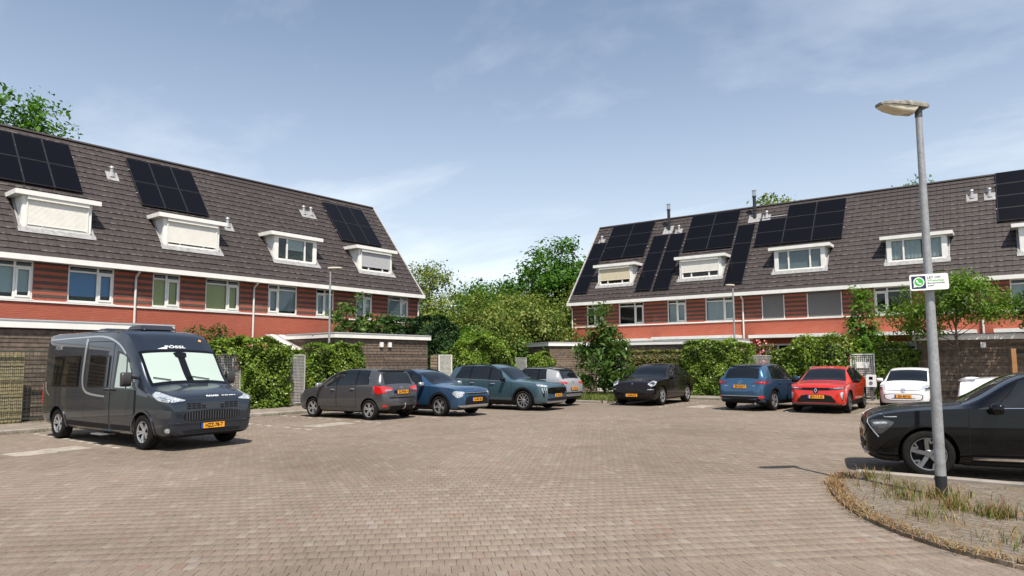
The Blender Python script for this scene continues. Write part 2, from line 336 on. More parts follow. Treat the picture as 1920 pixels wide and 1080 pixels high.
def dormer(h, u0, u1, kind, blind='cream', drop=0.9):
    vf, z0, zt = 0.90, 6.70, 7.93
    vb = (zt-EZ)/SA*CA
    mb = MB()
    for a, b in ((u0, u0+0.10), (u1-0.10, u1)):
        mb.prism([(vf, z0-0.06), (vb+0.05, zt), (vf, zt)], a, b, 'x')
    d = mb.build('dormer', WHITE, h)
    # flat roof with a deep fascia
    r = MB().box(u0-0.28, u1+0.28, vf-0.16, vb+0.35, zt-0.01, zt+0.16).build('dormer_roof', WHITE, d)
    MB().box(u0-0.25, u1+0.25, vf-0.13, vb+0.30, zt+0.16, zt+0.185).build('roof_felt', mat('roof_felt', (0.10, 0.10, 0.105), 0.85, var=0.2), d)
    # cheek cladding boards
    for sgn, a in ((-1, u0), (1, u1)):
        c = MB(); k = 7
        for i in range(k):
            q0 = vf+0.03+(vb-vf-0.1)*i/k; q1 = vf+0.03+(vb-vf-0.1)*(i+1)/k-0.012
            zz = lambda q: EZ+(q/CA)*SA+0.09
            aa, bb = (a-0.02, a-0.002) if sgn < 0 else (a+0.002, a+0.02)
            c.hexa([(aa, q0, zz(q0)), (bb, q0, zz(q0)), (bb, q1, zz(q1)), (aa, q1, zz(q1)), (aa, q0, zt-0.015), (bb, q0, zt-0.015), (bb, q1, zt-0.015), (aa, q1, zt-0.015)])
        c.build('cheek_cladding', WHITE, d)
        s_ = MB(); g0, g1 = (a-0.11, a-0.021) if sgn < 0 else (a+0.021, a+0.11)
        s_.hexa([on_roof(g0, 1.25, .078), on_roof(g1, 1.25, .078), on_roof(g1, 3.1, .078), on_roof(g0, 3.1, .078), on_roof(g0, 1.25, .088), on_roof(g1, 1.25, .088), on_roof(g1, 3.1, .088), on_roof(g0, 3.1, .088)])
        s_.build('side_flashing', LEAD, d)
    f = MB(); f.hexa([on_roof(u0-0.14, 1.20, .078), on_roof(u1+0.14, 1.20, .078), on_roof(u1+0.14, 1.45, .078), on_roof(u0-0.14, 1.45, .078), on_roof(u0-0.14, 1.20, .09), on_roof(u1+0.14, 1.20, .09), on_roof(u1+0.14, 1.45, .09), on_roof(u0-0.14, 1.45, .09)])
    f.build('lead_flashing', LEAD, d)
    MB().box(u0+0.1, u1-0.1, vf-0.04, vf+0.1, z0-0.06, z0+0.08).build('sill', WHITE, d)
    a, b, q0, q1 = u0+0.10, u1-0.10, z0+0.08, zt-0.01
    fr = MB(); x = 0.06; ws = (b-a); m1, m2 = a+ws*0.27, a+ws*0.73
    fr.box(a, a+0.12, vf, vf+0.08, q0, q1).box(b-0.12, b, vf, vf+0.08, q0, q1).box(a+.12, b-.12, vf, vf+.08, q0, q0+0.06).box(a+.12, b-.12, vf, vf+.08, q1-0.1, q1)
    for m_ in (m1, m2): fr.box(m_-0.04, m_+0.04, vf-0.003, vf+0.08, q0+.06, q1-.1)
    fo = fr.build('window_frame', WHITE, d)
    for p, q in ((a+.12, m1-.04), (m1+.04, m2-.04), (m2+.04, b-.12)):
        MB().box(p, q, vf+0.04, vf+0.046, q0+.06, q1-.1).build('pane', PANE, d)
    if kind == 'shutter':
        m_ = BLIND['cream'] if blind == 'cream' else (GREYSH if blind == 'grey' else CREAM)
        zb = q1-(q1-q0)*drop; n = int((q1-zb-0.12)/0.045); s_ = MB()
        for i in range(n):
            y = zb+0.03+i*0.045; s_.hexa([(a+.06, vf-.03, y), (b-.06, vf-.03, y), (b-.06, vf-.012, y), (a+.06, vf-.012, y), (a+.06, vf-.024, y+.043), (b-.06, vf-.024, y+.043), (b-.06, vf-.012, y+.043), (a+.06, vf-.012, y+.043)])
        s_.box(a+.05, b-.05, vf-.034, vf-.008, zb, zb+.035)
        s_.build('roller_shutter', m_, d)
        MB().box(a+.02, b-.02, vf-0.12, vf-.004, q1-.14, q1-0.005).build('shutter_box', CREAM, d)
        for p in (a+.02, b-.06): MB().box(p, p+.045, vf-.045, vf-.004, q0+.02, q1-.145).build('guide_rail', CREAM, d)
    elif kind == 'curtain':
        for p, q in ((a+.12, m1-.04), (m1+.04, m1+.75), (m2+.04, b-.12)): curtain(d, p, q, q0+.08, q1-.1, vf+.14, BLIND['white'])
    elif kind == 'plants':
        MB().box(m1+.05, m2-.05, vf+.10, vf+.108, q0+.55, q1-.08).build('blind', BLIND['white'], d)
        for k in range(5):
            cx = a+.3+k*(ws-.6)/4; V, Fq = leaf_cloud(RNG.normal((cx, vf+.12, q0+.22), (.09, .025, .09), (40, 3)), 0.07, 0.6)
            new_obj('potted_plant', np_mesh('potted_plant', V, Fq), d, LEAFM['ivy'])
    else:
        MB().box(a+.1, b-.1, vf+.11, vf+.118, q0+.0, q1-.06).build('blind', BLIND[blind], d)
    return d

def leaf_cloud(C, size, up=0.4, asp=0.6, rng=RNG, nrm=None, sizej=0.48):
    """one folded diamond leaf per centre"""
    n = len(C); d = rng.normal(size=(n, 3)); d /= np.linalg.norm(d, axis=1)[:, None]
    nn = rng.normal(size=(n, 3))
    nn[:, 2] += up*2
    if nrm is not None: nn = nn*0.75+np.asarray(nrm)*1.3
    nn /= np.linalg.norm(nn, axis=1)[:, None]
    d = np.cross(nn, d); d /= (np.linalg.norm(d, axis=1)[:, None]+1e-9); b = np.cross(nn, d)
    s = size*(1+sizej*rng.normal(size=(n, 1))); s = np.clip(s, size*0.4, size*1.9)
    V = np.empty((n, 4, 3)); V[:, 0] = C-d*s*0.5; V[:, 2] = C+d*s*0.5-nn*s*0.12
    V[:, 1] = C+b*s*asp*0.5+nn*s*0.10-d*s*0.05; V[:, 3] = C-b*s*asp*0.5+nn*s*0.10-d*s*0.05
    return V.reshape(-1, 3), np.arange(n*4).reshape(n, 4)
LEAFM = dict(
    ivy=mat_leaf('ivy_leaf', [(0.022, 0.048, 0.008), (0.075, 0.135, 0.016), (0.18, 0.26, 0.032), (0.34, 0.42, 0.075)], 0.25, 0.33),
    dark=mat_leaf('conifer_leaf', [(0.010, 0.028, 0.008), (0.022, 0.055, 0.014), (0.04, 0.085, 0.02)], 0.15, 0.6),
    bush=mat_leaf('bush_leaf', [(0.025, 0.05, 0.008), (0.06, 0.09, 0.015), (0.11, 0.14, 0.03)], 0.25, 0.5),
    beech=mat_leaf('beech_leaf', [(0.05, 0.08, 0.015), (0.11, 0.14, 0.035), (0.19, 0.17, 0.055), (0.30, 0.17, 0.07)], 0.25, 0.4),
    olive=mat_leaf('olive_tree_leaf', [(0.045, 0.085, 0.014), (0.11, 0.165, 0.03), (0.21, 0.25, 0.055), (0.34, 0.33, 0.11)], 0.3, 0.55),
    green=mat_leaf('green_tree_leaf', [(0.02, 0.06, 0.007), (0.06, 0.15, 0.016), (0.13, 0.26, 0.03)], 0.3, 0.45),
    lime=mat_leaf('lime_tree_leaf', [(0.05, 0.12, 0.014), (0.11, 0.21, 0.03), (0.20, 0.31, 0.06)], 0.35, 0.45),
    feather=mat_leaf('feather_leaf', [(0.045, 0.10, 0.012), (0.11, 0.20, 0.025), (0.21, 0.30, 0.05)], 0.35, 0.5),
    cherry=mat_leaf('cherry_leaf', [(0.022, 0.055, 0.012), (0.05, 0.105, 0.022), (0.10, 0.16, 0.035), (0.16, 0.22, 0.06)], 0.25, 0.3))

HN = [0]
def house(label, loc, rz, W, wins, dorm, panels, vents, flues=(), spout=None, end=None, group='', ground=True):
    h = thing('terraced_house', label, 'house', loc, rz, group)
    D = 2*4.5-WV
    # front wall with real openings
    ops = [(q[0], q[1], q[2], q[3]) for q in wins]
    if ground: ops.append((0.7, W-0.9, 0.15, 2.72))
    us = sorted({0.0, W, *[o[0] for o in ops], *[o[1] for o in ops]}); zs = sorted({0.0, 5.56, *[o[2] for o in ops], *[o[3] for o in ops]})
    mb = MB()
    for a, b in zip(us, us[1:]):
        for c, d in zip(zs, zs[1:]):
            if any(o[0]-1e-6 <= a and b <= o[1]+1e-6 and o[2]-1e-6 <= c and d <= o[3]+1e-6 for o in ops): continue
            mb.face([(a, WV, c), (b, WV, c), (b, WV, d), (a, WV, d)])
    for a, b, c, d in ops:
        q = WV+0.11
        mb.face([(a, WV, c), (a, WV, d), (a, q, d), (a, q, c)]).face([(b, WV, c), (b, q, c), (b, q, d), (b, WV, d)]).face([(a, WV, d), (b, WV, d), (b, q, d), (a, q, d)]).face([(a, WV, c), (a, q, c), (b, q, c), (b, WV, c)])
    mb.face([(0, D, 0), (W, D, 0), (W, D, 5.5), (0, D, 5.5)])
    for x in (0.0, W):
        mb.face([(x, WV, 0), (x, D, 0), (x, D, 5.56), (x, 4.5, EZ+SLOPE*SA-0.05), (x, WV, 5.56)])
    me = mesh('wall', mb.v, mb.f); new_obj('wall', me, h, BRICK)
    # floor slabs so that the rooms stay dark
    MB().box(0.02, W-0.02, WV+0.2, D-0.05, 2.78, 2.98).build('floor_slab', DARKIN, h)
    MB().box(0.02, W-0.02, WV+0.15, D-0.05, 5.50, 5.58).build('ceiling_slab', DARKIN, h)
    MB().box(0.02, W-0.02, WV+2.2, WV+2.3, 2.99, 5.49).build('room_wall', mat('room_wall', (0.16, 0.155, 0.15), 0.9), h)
    # dark brick bands between the windows
    segs = []; x = 0.0
    for o in sorted([o for o in ops if o[2] > 3]): segs.append((x, o[0])); x = o[1]
    segs.append((x, W))
    for a, b in segs:
        for k in range(6):
            zc = 5.44-k*0.24
            MB().box(a+0.001, b-0.001, WV-0.006, WV+0.01, zc-0.062, zc+0.062).build('brick_band', BAND, h)
    for a, b in [(0, W)]: MB().box(a, b, WV-0.045, WV+0.01, 4.01, 4.075).build('string_course', WHITE, h)
    for q in wins:
        kw = q[4] if len(q) > 4 else {}
        kw = dict(kw); cur = kw.pop('curtain', None); scr = kw.pop('screen', False)
        wo = window(h, q[0]+.004, q[1]-.004, q[2]+.004, q[3]-.004, **kw)
        if cur: curtain(wo, q[0]+.08, q[1]-.08, q[2]+.08, q[3]-.26, WV+.18, BLIND[cur])
        if scr:
            zz = q[2]+0.02
            MB().box(q[0]+.03, q[1]-.03, WV+0.012, WV+0.020, zz, q[3]-.02).build('screen_blind', BLIND['screen'], wo)
            MB().box(q[0]+.01, q[1]-.01, WV-.03, WV+.010, q[3]-.12, q[3]-.01).build('screen_box', mat('brown_box', (0.10, 0.09, 0.085), 0.5), wo)
            for e in (q[0]+.006, q[1]-.046): MB().box(e, e+.04, WV-.01, WV+.03, q[2]+.01, q[3]-.122).build('screen_guide', WHITE, wo)
    if ground:
        a, b = 0.704, W-0.904
        gw = MB(); n = 4; st = (b-a)/n
        gw.box(a, b, WV+.05, WV+.12, 2.62, 2.716).box(a, b, WV+.05, WV+.12, 2.30, 2.36)
        for i in range(n+1): gw.box(a+i*st-(.04 if i else 0), a+i*st+(.04 if i < n else 0), WV+.047, WV+.122, .16, 2.716)
        go = gw.build('garden_door', WHITE, h)
        for i in range(n): MB().box(a+i*st+.04, a+(i+1)*st-.04, WV+.08, WV+.086, .2, 2.62).build('pane', PANE, go)
    # eaves
    MB().box(0, W, -0.03, WV+0.02, 5.46, 5.50).build('soffit', WHITE, h)
    MB().box(0, W, -0.10, -0.03, 5.44, 5.63).build('gutter', WHITE, h)
    # roof: underlay, tiles, ridge
    zr = EZ+SLOPE*SA
    rf = MB().hexa([(0, -0.02, EZ-0.03), (W, -0.02, EZ-0.03), (W, 4.5, zr-0.03), (0, 4.5, zr-0.03), (0, -0.02, EZ+0.001), (W, -0.02, EZ+0.001), (W, 4.5, zr), (0, 4.5, zr)])
    rf.hexa([(0, 4.5, zr-0.03), (W, 4.5, zr-0.03), (W, 9.0, EZ-0.03), (0, 9.0, EZ-0.03), (0, 4.5, zr), (W, 4.5, zr), (W, 9.0, EZ+0.03), (0, 9.0, EZ+0.03)])
    rf = rf.build('roof', mat('roof_underlay', (0.05, 0.042, 0.04), 0.8), h)
    nt_ = round(W/0.30); tw = W/nt_; tm = tile_mesh(tw)
    hid = [(d_[0]+0.1, d_[1]-0.1, 1.7, 2.9) for d_ in dorm]+[(p[0]+0.2, p[1]-0.2, p[2]+0.25, p[3]-0.1) for p in panels]
    vis, rest = [], []
    for r in range(NC):
        for c in range(nt_):
            u, t = c*tw, r*GA
            if any(d_[0]-0.05 < u+tw*.5 < d_[1]+0.05 and 1.35 < t+.15 < 3.0 for d_ in dorm): continue
            (rest if any(x0 < u and u+tw < x1 and t0 < t and t+GA < t1 for x0, x1, t0, t1 in hid) else vis).append((u, t))
    rest += vis[300:]; vis = vis[:300]
    for u, t in vis:
        shared('roof_tile', tm, rf, on_roof(u, t, 0.004+random.uniform(-.001, .002)), (RA+random.uniform(-.003, .003), random.uniform(-.002, .002), random.uniform(-.003, .003)))
    if rest:
        base = tile_geo(tw); bv = np.array(base.v); V = []; Fl = []; k = 0
        for u, t in rest:
            o = np.array(on_roof(u, t, 0.004)); q = np.stack([bv[:, 0], bv[:, 1]*CA-bv[:, 2]*SA, bv[:, 1]*SA+bv[:, 2]*CA], 1)+o
            V.append(q); Fl += [tuple(i+k for i in f) for f in base.f]; k += len(bv)
        me = mesh('roof_tiles_rest', np.concatenate(V), Fl); new_obj('hidden_tiles', me, rf, TILEM, 'stuff')
    nr = round(W/0.42); rw = W/nr
    for i in range(nr):
        p = [(0.14*math.cos(a_), 0.10*math.sin(a_)) for a_ in [math.pi*k/6 for k in range(7)]]
        o = MB().prism([(4.5+a_, zr+0.0+b_) for a_, b_ in p], i*rw+.004, (i+1)*rw-.004, 'x').build('ridge_tile', TILEM, rf)
    for d_ in dorm: dormer(h, *d_)
    for p in panels:
        n_u, n_t = p[4], p[5]; du, dt = (p[1]-p[0])/n_u, (p[3]-p[2])/n_t
        for i in range(n_u):
            for j in range(n_t):
                a, b, c, d = p[0]+i*du+.012, p[0]+(i+1)*du-.012, p[2]+j*dt+.012, p[2]+(j+1)*dt-.012
                if (i, j) in (p[6] if len(p) > 6 else ()): continue
                def B(a, b, c, d, n0, n1): return [on_roof(a, c, n0), on_roof(b, c, n0), on_roof(b, d, n0), on_roof(a, d, n0), on_roof(a, c, n1), on_roof(b, c, n1), on_roof(b, d, n1), on_roof(a, d, n1)]
                po = MB().hexa(B(a+.012, b-.012, c+.012, d-.012, .13, .168)).build('solar_panel', SOLAR, h)
                fr = MB()
                for q in ((a, a+.0115, c, d), (b-.0115, b, c, d), (a+.0115, b-.0115, c, c+.0115), (a+.0115, b-.0115, d-.0115, d)): fr.hexa(B(*q, .128, .171))
                fr.build('panel_frame', SOLFR if n_t > 1 else BLACKM, po)
        for f_ in (0.25, 0.75):
            t = p[2]+(p[3]-p[2])*f_
            MB().hexa([on_roof(p[0]-.05, t, .085), on_roof(p[1]+.05, t, .085), on_roof(p[1]+.05, t+.04, .085), on_roof(p[0]-.05, t+.04, .085), on_roof(p[0]-.05, t, .127), on_roof(p[1]+.05, t, .127), on_roof(p[1]+.05, t+.04, .127), on_roof(p[0]-.05, t+.04, .127)]).build('mounting_rail', ZINC, h)
    for u, t in vents:
        fl = MB().hexa([on_roof(u-.24, t-.3, .077), on_roof(u+.24, t-.3, .077), on_roof(u+.24, t+.25, .077), on_roof(u-.24, t+.25, .077), on_roof(u-.24, t-.3, .087), on_roof(u+.24, t-.3, .087), on_roof(u+.24, t+.25, .087), on_roof(u-.24, t+.25, .087)])
        p = Vector(on_roof(u, t, 0.0)); vo = MB().tube([p, p+Vector((0, 0, .42))], .075, 14).tube([p+Vector((0, 0, .40)), p+Vector((0, 0, .47))], [.105, .085], 14).build('roof_vent', ZINC, h, smooth=True)
        MB().tube([p+Vector((0, 0, .0)), p+Vector((0, 0, .22))], [.17, .085], 14).build('vent_collar', LEAD, vo, smooth=True)
        fl.build('vent_flashing', LEAD, vo)
    for u, t in flues:
        fl = MB().hexa([on_roof(u-.36, t-.35, .077), on_roof(u+.36, t-.35, .077), on_roof(u+.36, t+.4, .077), on_roof(u-.36, t+.4, .077), on_roof(u-.36, t-.35, .087), on_roof(u+.36, t-.35, .087), on_roof(u+.36, t+.4, .087), on_roof(u-.36, t+.4, .087)])
        p = Vector(on_roof(u, t, 0.0)); k = Vector((0, 0, 1))
        vo = MB().tube([p, p+k*1.45], .10, 16).tube([p+k*.55, p+k*.62], .125, 16).tube([p+k*1.38, p+k*1.45], .125, 16).build('flue', BLACKM, h, smooth=True)
        fl.build('flue_flashing', LEAD, vo)
        MB().tube([p+k*1.46, p+k*1.74], .12, 16).tube([p+k*1.78, p+k*1.82], .13, 16).build('flue_cap', mat('steel_cap', (0.5, 0.5, 0.5), 0.3, 1.0), vo, smooth=True)
    if spout is not None:
        u = spout
        MB().tube([(u, -.04, 5.44), (u, .0, 5.38), (u, WV-.08, 5.22), (u, WV-.08, 5.1), (u, WV-.08, 0.1)], .045, 10).build('downpipe', PIPE, h, smooth=True)
    if end is not None:
        x0, x1 = (W+.002, W+.09) if end > 0 else (-.09, -.002)
        MB().hexa([on_roof(x0, -.05, -.16), on_roof(x1, -.05, -.16), on_roof(x1, SLOPE, -.16), on_roof(x0, SLOPE, -.16), on_roof(x0, -.05, .085), on_roof(x1, -.05, .085), on_roof(x1, SLOPE, .085), on_roof(x0, SLOPE, .085)]).build('verge_board', mat('verge_grey', (0.36, 0.35, 0.34), 0.6, var=0.2), h)
        MB().box(min(x0, x1), max(x0, x1), -.10, WV+.02, 5.44, 5.63).build('gutter_end', WHITE, h)
    return h
Z0, Z1 = 4.10, 5.48
GL = 'terraced houses along the left side of the court'
def lh(y0, y1, label, wins, dorm, panels, vents, **kw):
    return house(label, (-28.0, y0, 0), R(90), y1-y0, [(a-y0, b-y0, Z0, Z1, k) for a, b, k in wins], [(d[0]-y0, d[1]-y0, *d[2:]) for d in dorm],
                 [(p[0]-y0, p[1]-y0, *p[2:]) for p in panels], [(v[0]-y0, v[1]) for v in vents], group=GL, **kw)
lh(6.9, 12.1, 'brick terraced house nearest the left edge, behind the camper van, blue blind upstairs',
   [(7.5, 8.63, dict(blind='pale', drop=.86, frac=.5)), (9.72, 11.32, dict(blind='blue', drop=.84))],
   [(8.32, 10.60, 'shutter', 'cream2', .93)], [(7.72, 10.76, 3.85, 6.8, 3, 2)], [], spout=5.18)
lh(12.1, 17.3, 'brick terraced house with olive blinds and a closed cream shutter on its dormer',
   [(12.76, 13.89, dict(blind='olive', drop=1, frac=.5)), (14.97, 16.55, dict(blind='olive', drop=1))],
   [(13.36, 15.80, 'shutter', 'cream2', .9)], [(13.0, 16.0, 3.73, 6.78, 3, 2)], [(12.18, 5.4), (16.8, 3.3)], spout=5.1)
lh(17.3, 22.45, 'brick terraced house with plants behind the open dormer window, left row',
   [(17.97, 19.54, dict(blind='grey', drop=.9, casement='L')), (20.62, 21.70, dict(blind='pale', drop=.95, casement='L', frac=.5))],
   [(18.58, 20.98, 'plants')], [], [(21.85, 5.4), (22.3, 5.4)])
lh(22.45, 27.6, 'brick end house of the left row, grey roller shutter and gable beside the trees',
   [(23.1, 24.2, dict(blind='white', drop=.9, frac=.5)), (25.28, 26.83, dict(blind='pale', drop=.9))],
   [(23.69, 26.03, 'shutter', 'grey', .82)], [(23.5, 26.38, 3.65, 6.70, 3, 2)], [], end=1, spout=5.05)
DL = R(1.861); DR = Vector((math.cos(DL), math.sin(DL), 0)); NRv = Vector((-math.sin(DL), math.cos(DL), 0))
def rp(s, d, z=0.0): return DR*s+NRv*d+Vector((0, 0, z))
GR = 'terraced houses along the far side of the court'
def rh(s0, s1, label, wins, dorm, panels, vents, flues=(), **kw):
    return house(label, rp(s0, 38.5), DL, s1-s0, [(a-s0, b-s0, Z0, Z1, k) for a, b, k in wins], [(d[0]-s0, d[1]-s0, *d[2:]) for d in dorm],
                 [(p[0]-s0, p[1]-s0, *p[2:]) for p in panels], [(v[0]-s0, v[1]) for v in vents], [(v[0]-s0, v[1]) for v in flues], group=GR, **kw)
HA = rh(-23.5, -17.7, 'brick end house of the far row with beige dormer blind, beside the trees',
   [(-22.33, -21.23, dict(blind='green', drop=.45, frac=.5)), (-20.02, -18.30, dict(blind=None))],
   [(-21.75, -19.30, 'shutter', 'cream', .78)], [(-22.3, -19.1, 3.83, 7.17, 2, 3), (-23.38, -22.33, .8, 5.55, 1, 3), (-18.86, -17.78, .68, 5.6, 1, 3)], [(-22.85, 5.75)], end=-1, spout=.12)
HB = rh(-17.7, -12.1, 'far row brick house with white dormer shutter between two steel-capped black flues',
   [(-16.76, -15.56, dict(blind=None, frac=.5, curtain='white')), (-14.41, -12.69, dict(blind=None, curtain='white'))],
   [(-16.13, -13.58, 'shutter', 'cream2', .72)], [(-16.5, -13.33, 3.8, 7.1, 2, 3), (-17.68, -16.60, .66, 5.6, 1, 3), (-13.26, -12.2, .7, 5.64, 1, 3)], [(-17.2, 5.85)], [(-17.25, 6.1), (-12.38, 6.2)][1:], spout=5.5)
HC = rh(-12.1, -6.55, 'far row brick house with dark brown sun screens over its upstairs windows',
   [(-11.18, -9.97, dict(blind='dark', frac=.5, screen=True)), (-8.81, -7.09, dict(blind='dark', screen=True))],
   [(-10.55, -7.92, 'blind', 'grey')], [(-12.03, -7.25, 3.62, 6.92, 3, 3, ((0, 2),))], [(-11.66, 6.15)])
HD = rh(-6.55, -1.0, 'far row brick house without solar panels, net curtains in its dormer',
   [(-5.60, -3.94, dict(blind=None, casement='L')), (-2.75, -1.65, dict(blind='grey', drop=.5, frac=.5))],
   [(-4.98, -2.37, 'curtain')], [], [(-1.3, 5.7)], spout=5.45)
HE = rh(-1.0, 4.6, 'far row brick house cut by the right edge of the photo, blue-black solar panels',
   [(0.0, 1.2, dict(blind='white', drop=.9, frac=.5)), (2.4, 4.0, dict(blind='white', drop=.9))],
   [(0.5, 3.05, 'blind', 'white')], [(-.28, 2.95, 3.62, 7.3, 2, 4)], [(-.55, 5.65)])
# the first flue stands on the party wall of the end house
def flue_on(h, u, t):
    p = Vector(on_roof(u, t, 0.0)); k = Vector((0, 0, 1))
    vo = MB().tube([p, p+k*1.45], .10, 16).tube([p+k*.55, p+k*.62], .125, 16).tube([p+k*1.38, p+k*1.45], .125, 16).build('flue', BLACKM, h, smooth=True)
    MB().hexa([on_roof(u-.36, t-.35, .077), on_roof(u+.30, t-.35, .077), on_roof(u+.30, t+.4, .077), on_roof(u-.36, t+.4, .077), on_roof(u-.36, t-.35, .087), on_roof(u+.30, t-.35, .087), on_roof(u+.30, t+.4, .087), on_roof(u-.36, t+.4, .087)]).build('flue_flashing', LEAD, vo)
    MB().tube([p+k*1.46, p+k*1.74], .12, 16).tube([p+k*1.78, p+k*1.82], .13, 16).build('flue_cap', mat('steel_cap', (0.5, 0.5, 0.5), 0.3, 1.0), vo, smooth=True)
flue_on(HA, -17.95+23.5, 6.1)
# white flat canopies over the garden doors (far row)
for h, a, b, z in ((HA, 2.2, 5.75, 3.0), (HB, .35, 5.4, 3.06), (HC, .45, 4.9, 3.02), (HD, .3, 5.2, 3.0), (HE, .3, 5.2, 3.0)):
    MB().box(a, b, -0.75, WV-.004, z, z+.17).build('canopy', WHITE, h)

# ------------------------------------------------------------------ ground, paving, kerbs
def mat_ground():
    m = bpy.data.materials.new('ground_soil'); m.use_nodes = True; t = NT(m); b = t.n['Principled BSDF']; b.inputs['Roughness'].default_value = 0.95
    p = t.node('NewGeometry').outputs['Position']
    t.l.new(t.ramp(t.noise(0.5, 6, p), [(0.3, (0.05, 0.06, 0.02)), (0.6, (0.10, 0.09, 0.05)), (0.8, (0.07, 0.10, 0.03))]), b.inputs['Base Color']); return m
def sheet(name, poly, z, m, label=None):
    me = mesh(name, [(x, y, z) for x, y in poly], [tuple(range(len(poly)))]); o = new_obj(name, me, None, m, 'structure'); return o
ground = sheet('ground', [(-400, -300), (400, -300), (400, 500), (-400, 500)], -0.03, mat_ground())
BA = R(37.98+7.0)      # direction in which the long side of the bricks runs (from +y towards -x)
bl = Vector((-math.sin(BA), math.cos(BA), 0)); bw_ = Vector((math.cos(BA), math.sin(BA), 0))
C_A, C_B, C_C, C_RED = (0.198, 0.158, 0.122), (0.207, 0.166, 0.129), (0.220, 0.178, 0.141), (0.212, 0.148, 0.112)
def paving_tone(t, c, p):
    """large stains and tyre dirt shared by every paving surface"""
    c = t.mix(t.math('MULTIPLY', t.math('SUBTRACT', t.noise(0.22, 5, p), 0.42), 3.2, True), c, t.mix(1.0, c, (0.70, 0.69, 0.68), 'MULTIPLY'))
    c = t.mix(t.math('MULTIPLY', t.math('SUBTRACT', t.noise(1.6, 6, p), 0.50), 2.6, True), c, t.mix(1.0, c, (0.72, 0.70, 0.67), 'MULTIPLY'))
    g = t.noise(55, 4, p, 0.75)
    c = t.mix(t.math('MULTIPLY', t.math('SUBTRACT', g, 0.5), 2.6, True), c, t.mix(1.0, c, (1.5, 1.48, 1.45), 'MULTIPLY'))
    c = t.mix(t.math('MULTIPLY', t.math('SUBTRACT', 0.5, g), 2.8, True), c, t.mix(1.0, c, (0.5, 0.49, 0.48), 'MULTIPLY'))
    vo = t.node('TexVoronoi', i_Vector=t.mix(.12, p, t.node('TexNoise', i_Vector=p, i_Scale=2.0).outputs['Color'], 'ADD'), i_Scale=0.42)
    st = t.math('MULTIPLY', t.math('SUBTRACT', 0.16, vo.outputs['Distance']), 7.0, True)
    c = t.mix(t.math('MULTIPLY', st, t.math('MULTIPLY', t.noise(7, 4, p), 0.9)), c, t.mix(1.0, c, (0.45, 0.44, 0.43), 'MULTIPLY'))
    return c
def mat_paver(kind):
    m = bpy.data.materials.new('paving_'+kind); m.use_nodes = True; t = NT(m); b = t.n['Principled BSDF']; b.inputs['Roughness'].default_value = 0.82; b.inputs['Specular IOR Level'].default_value = 0.25
    g = t.node('NewGeometry'); p = g.outputs['Position']
    if kind == 'far':
        v = t.node('Mapping', i_0=p, i_Rotation=(0, 0, -BA)).outputs[0]
        br = t.node('TexBrick', i_Vector=v, i_Scale=1.0, i_Mortar_Size=0.005, i_Mortar_Smooth=0.3, i_Brick_Width=0.105, i_Row_Height=0.21, i_Color1=(*C_A, 1), i_Color2=(*C_C, 1), i_Mortar=(0.105, 0.086, 0.066, 1), i_Bias=0.0)
        c = t.mix(t.math('MULTIPLY', t.math('SUBTRACT', t.noise(2.7, 3, p), 0.63), 5, True), br.outputs[0], C_RED)
    else:
        f = t.node('ObjectInfo').outputs['Random'] if kind == 'near' else g.outputs['Random Per Island']
        c = t.ramp(f, [(0, C_A), (0.35, C_B), (0.86, C_C), (0.955, (0.245, 0.207, 0.172)), (0.985, C_RED), (1.0, (0.21, 0.155, 0.122))])
    c = paving_tone(t, c, p); t.l.new(c, b.inputs['Base Color'])
    bn = t.node('Bump', i_Strength=0.55, i_Distance=0.004); t.l.new(t.noise(120, 4, p), bn.inputs['Height']); t.l.new(bn.outputs[0], b.inputs['Normal'])
    return m
PAV = [(-21.25, -6), (12, -6), (12, 31.0), (-15.0, 31.0-0.0), (-15.0, 31.0), (-21.25, 31.0)]
pav = sheet('parking_court', [(-21.25, -8), (14, -8), (14, 31.2), (-21.25, 31.2)], 0.0, mat_paver('far'))
# individual bricks as far as they can be told apart, the bed sheet lies below them
def in_island(x, y):
    return y > 6.6 and x > -2.75 and y < 11.75 and x > isl_x(y)
isl_x = pchip([(6.0, 6.0), (6.75, 4.0), (7.0, 1.2), (7.45, -0.45), (8.0, -1.2), (9.0, -1.92), (10.2, -2.42), (11.0, -2.6), (11.7, -2.6), (12, -2.5)])
NEAR = 23.0
bx, by = 0.105, 0.21
iu = np.arange(-260, 261); ii, jj = np.meshgrid(iu, np.arange(-10, 125), indexing='ij')
cu = ii*bx+(jj % 2)*bx*0.5; cv = jj*by
X = cu*bw_.x+cv*bl.x; Y = cu*bw_.y+cv*bl.y
dep = X*F_.x+Y*F_.y; lat = X*Rt_.x+Y*Rt_.y
keep = (dep > 3.2) & (dep < NEAR) & (np.abs(lat) < dep*0.80+0.8) & (X > -21.2) & (Y < 31)
X, Y, dep = X[keep], Y[keep], dep[keep]
isl = np.array([in_island(x, y) for x, y in zip(X, Y)]); X, Y, dep, lat_ = X[~isl], Y[~isl], dep[~isl], lat[keep][~isl]
nb = len(X)
hx, hy, ch, top = bx/2-0.0015, by/2-0.0015, 0.0025, 0.011
tb = np.array([(-hx, -hy, 0), (hx, -hy, 0), (hx, hy, 0), (-hx, hy, 0), (-hx, -hy, top-ch), (hx, -hy, top-ch), (hx, hy, top-ch), (-hx, hy, top-ch), (-hx+ch, -hy+ch, top), (hx-ch, -hy+ch, top), (hx-ch, hy-ch, top), (-hx+ch, hy-ch, top)])
tf = np.array([(0, 1, 5, 4), (1, 2, 6, 5), (2, 3, 7, 6), (3, 0, 4, 7), (4, 5, 9, 8), (5, 6, 10, 9), (6, 7, 11, 10), (7, 4, 8, 11), (8, 9, 10, 11)])
visf = (np.abs(lat_) < dep*0.74) & (dep > 5.4)
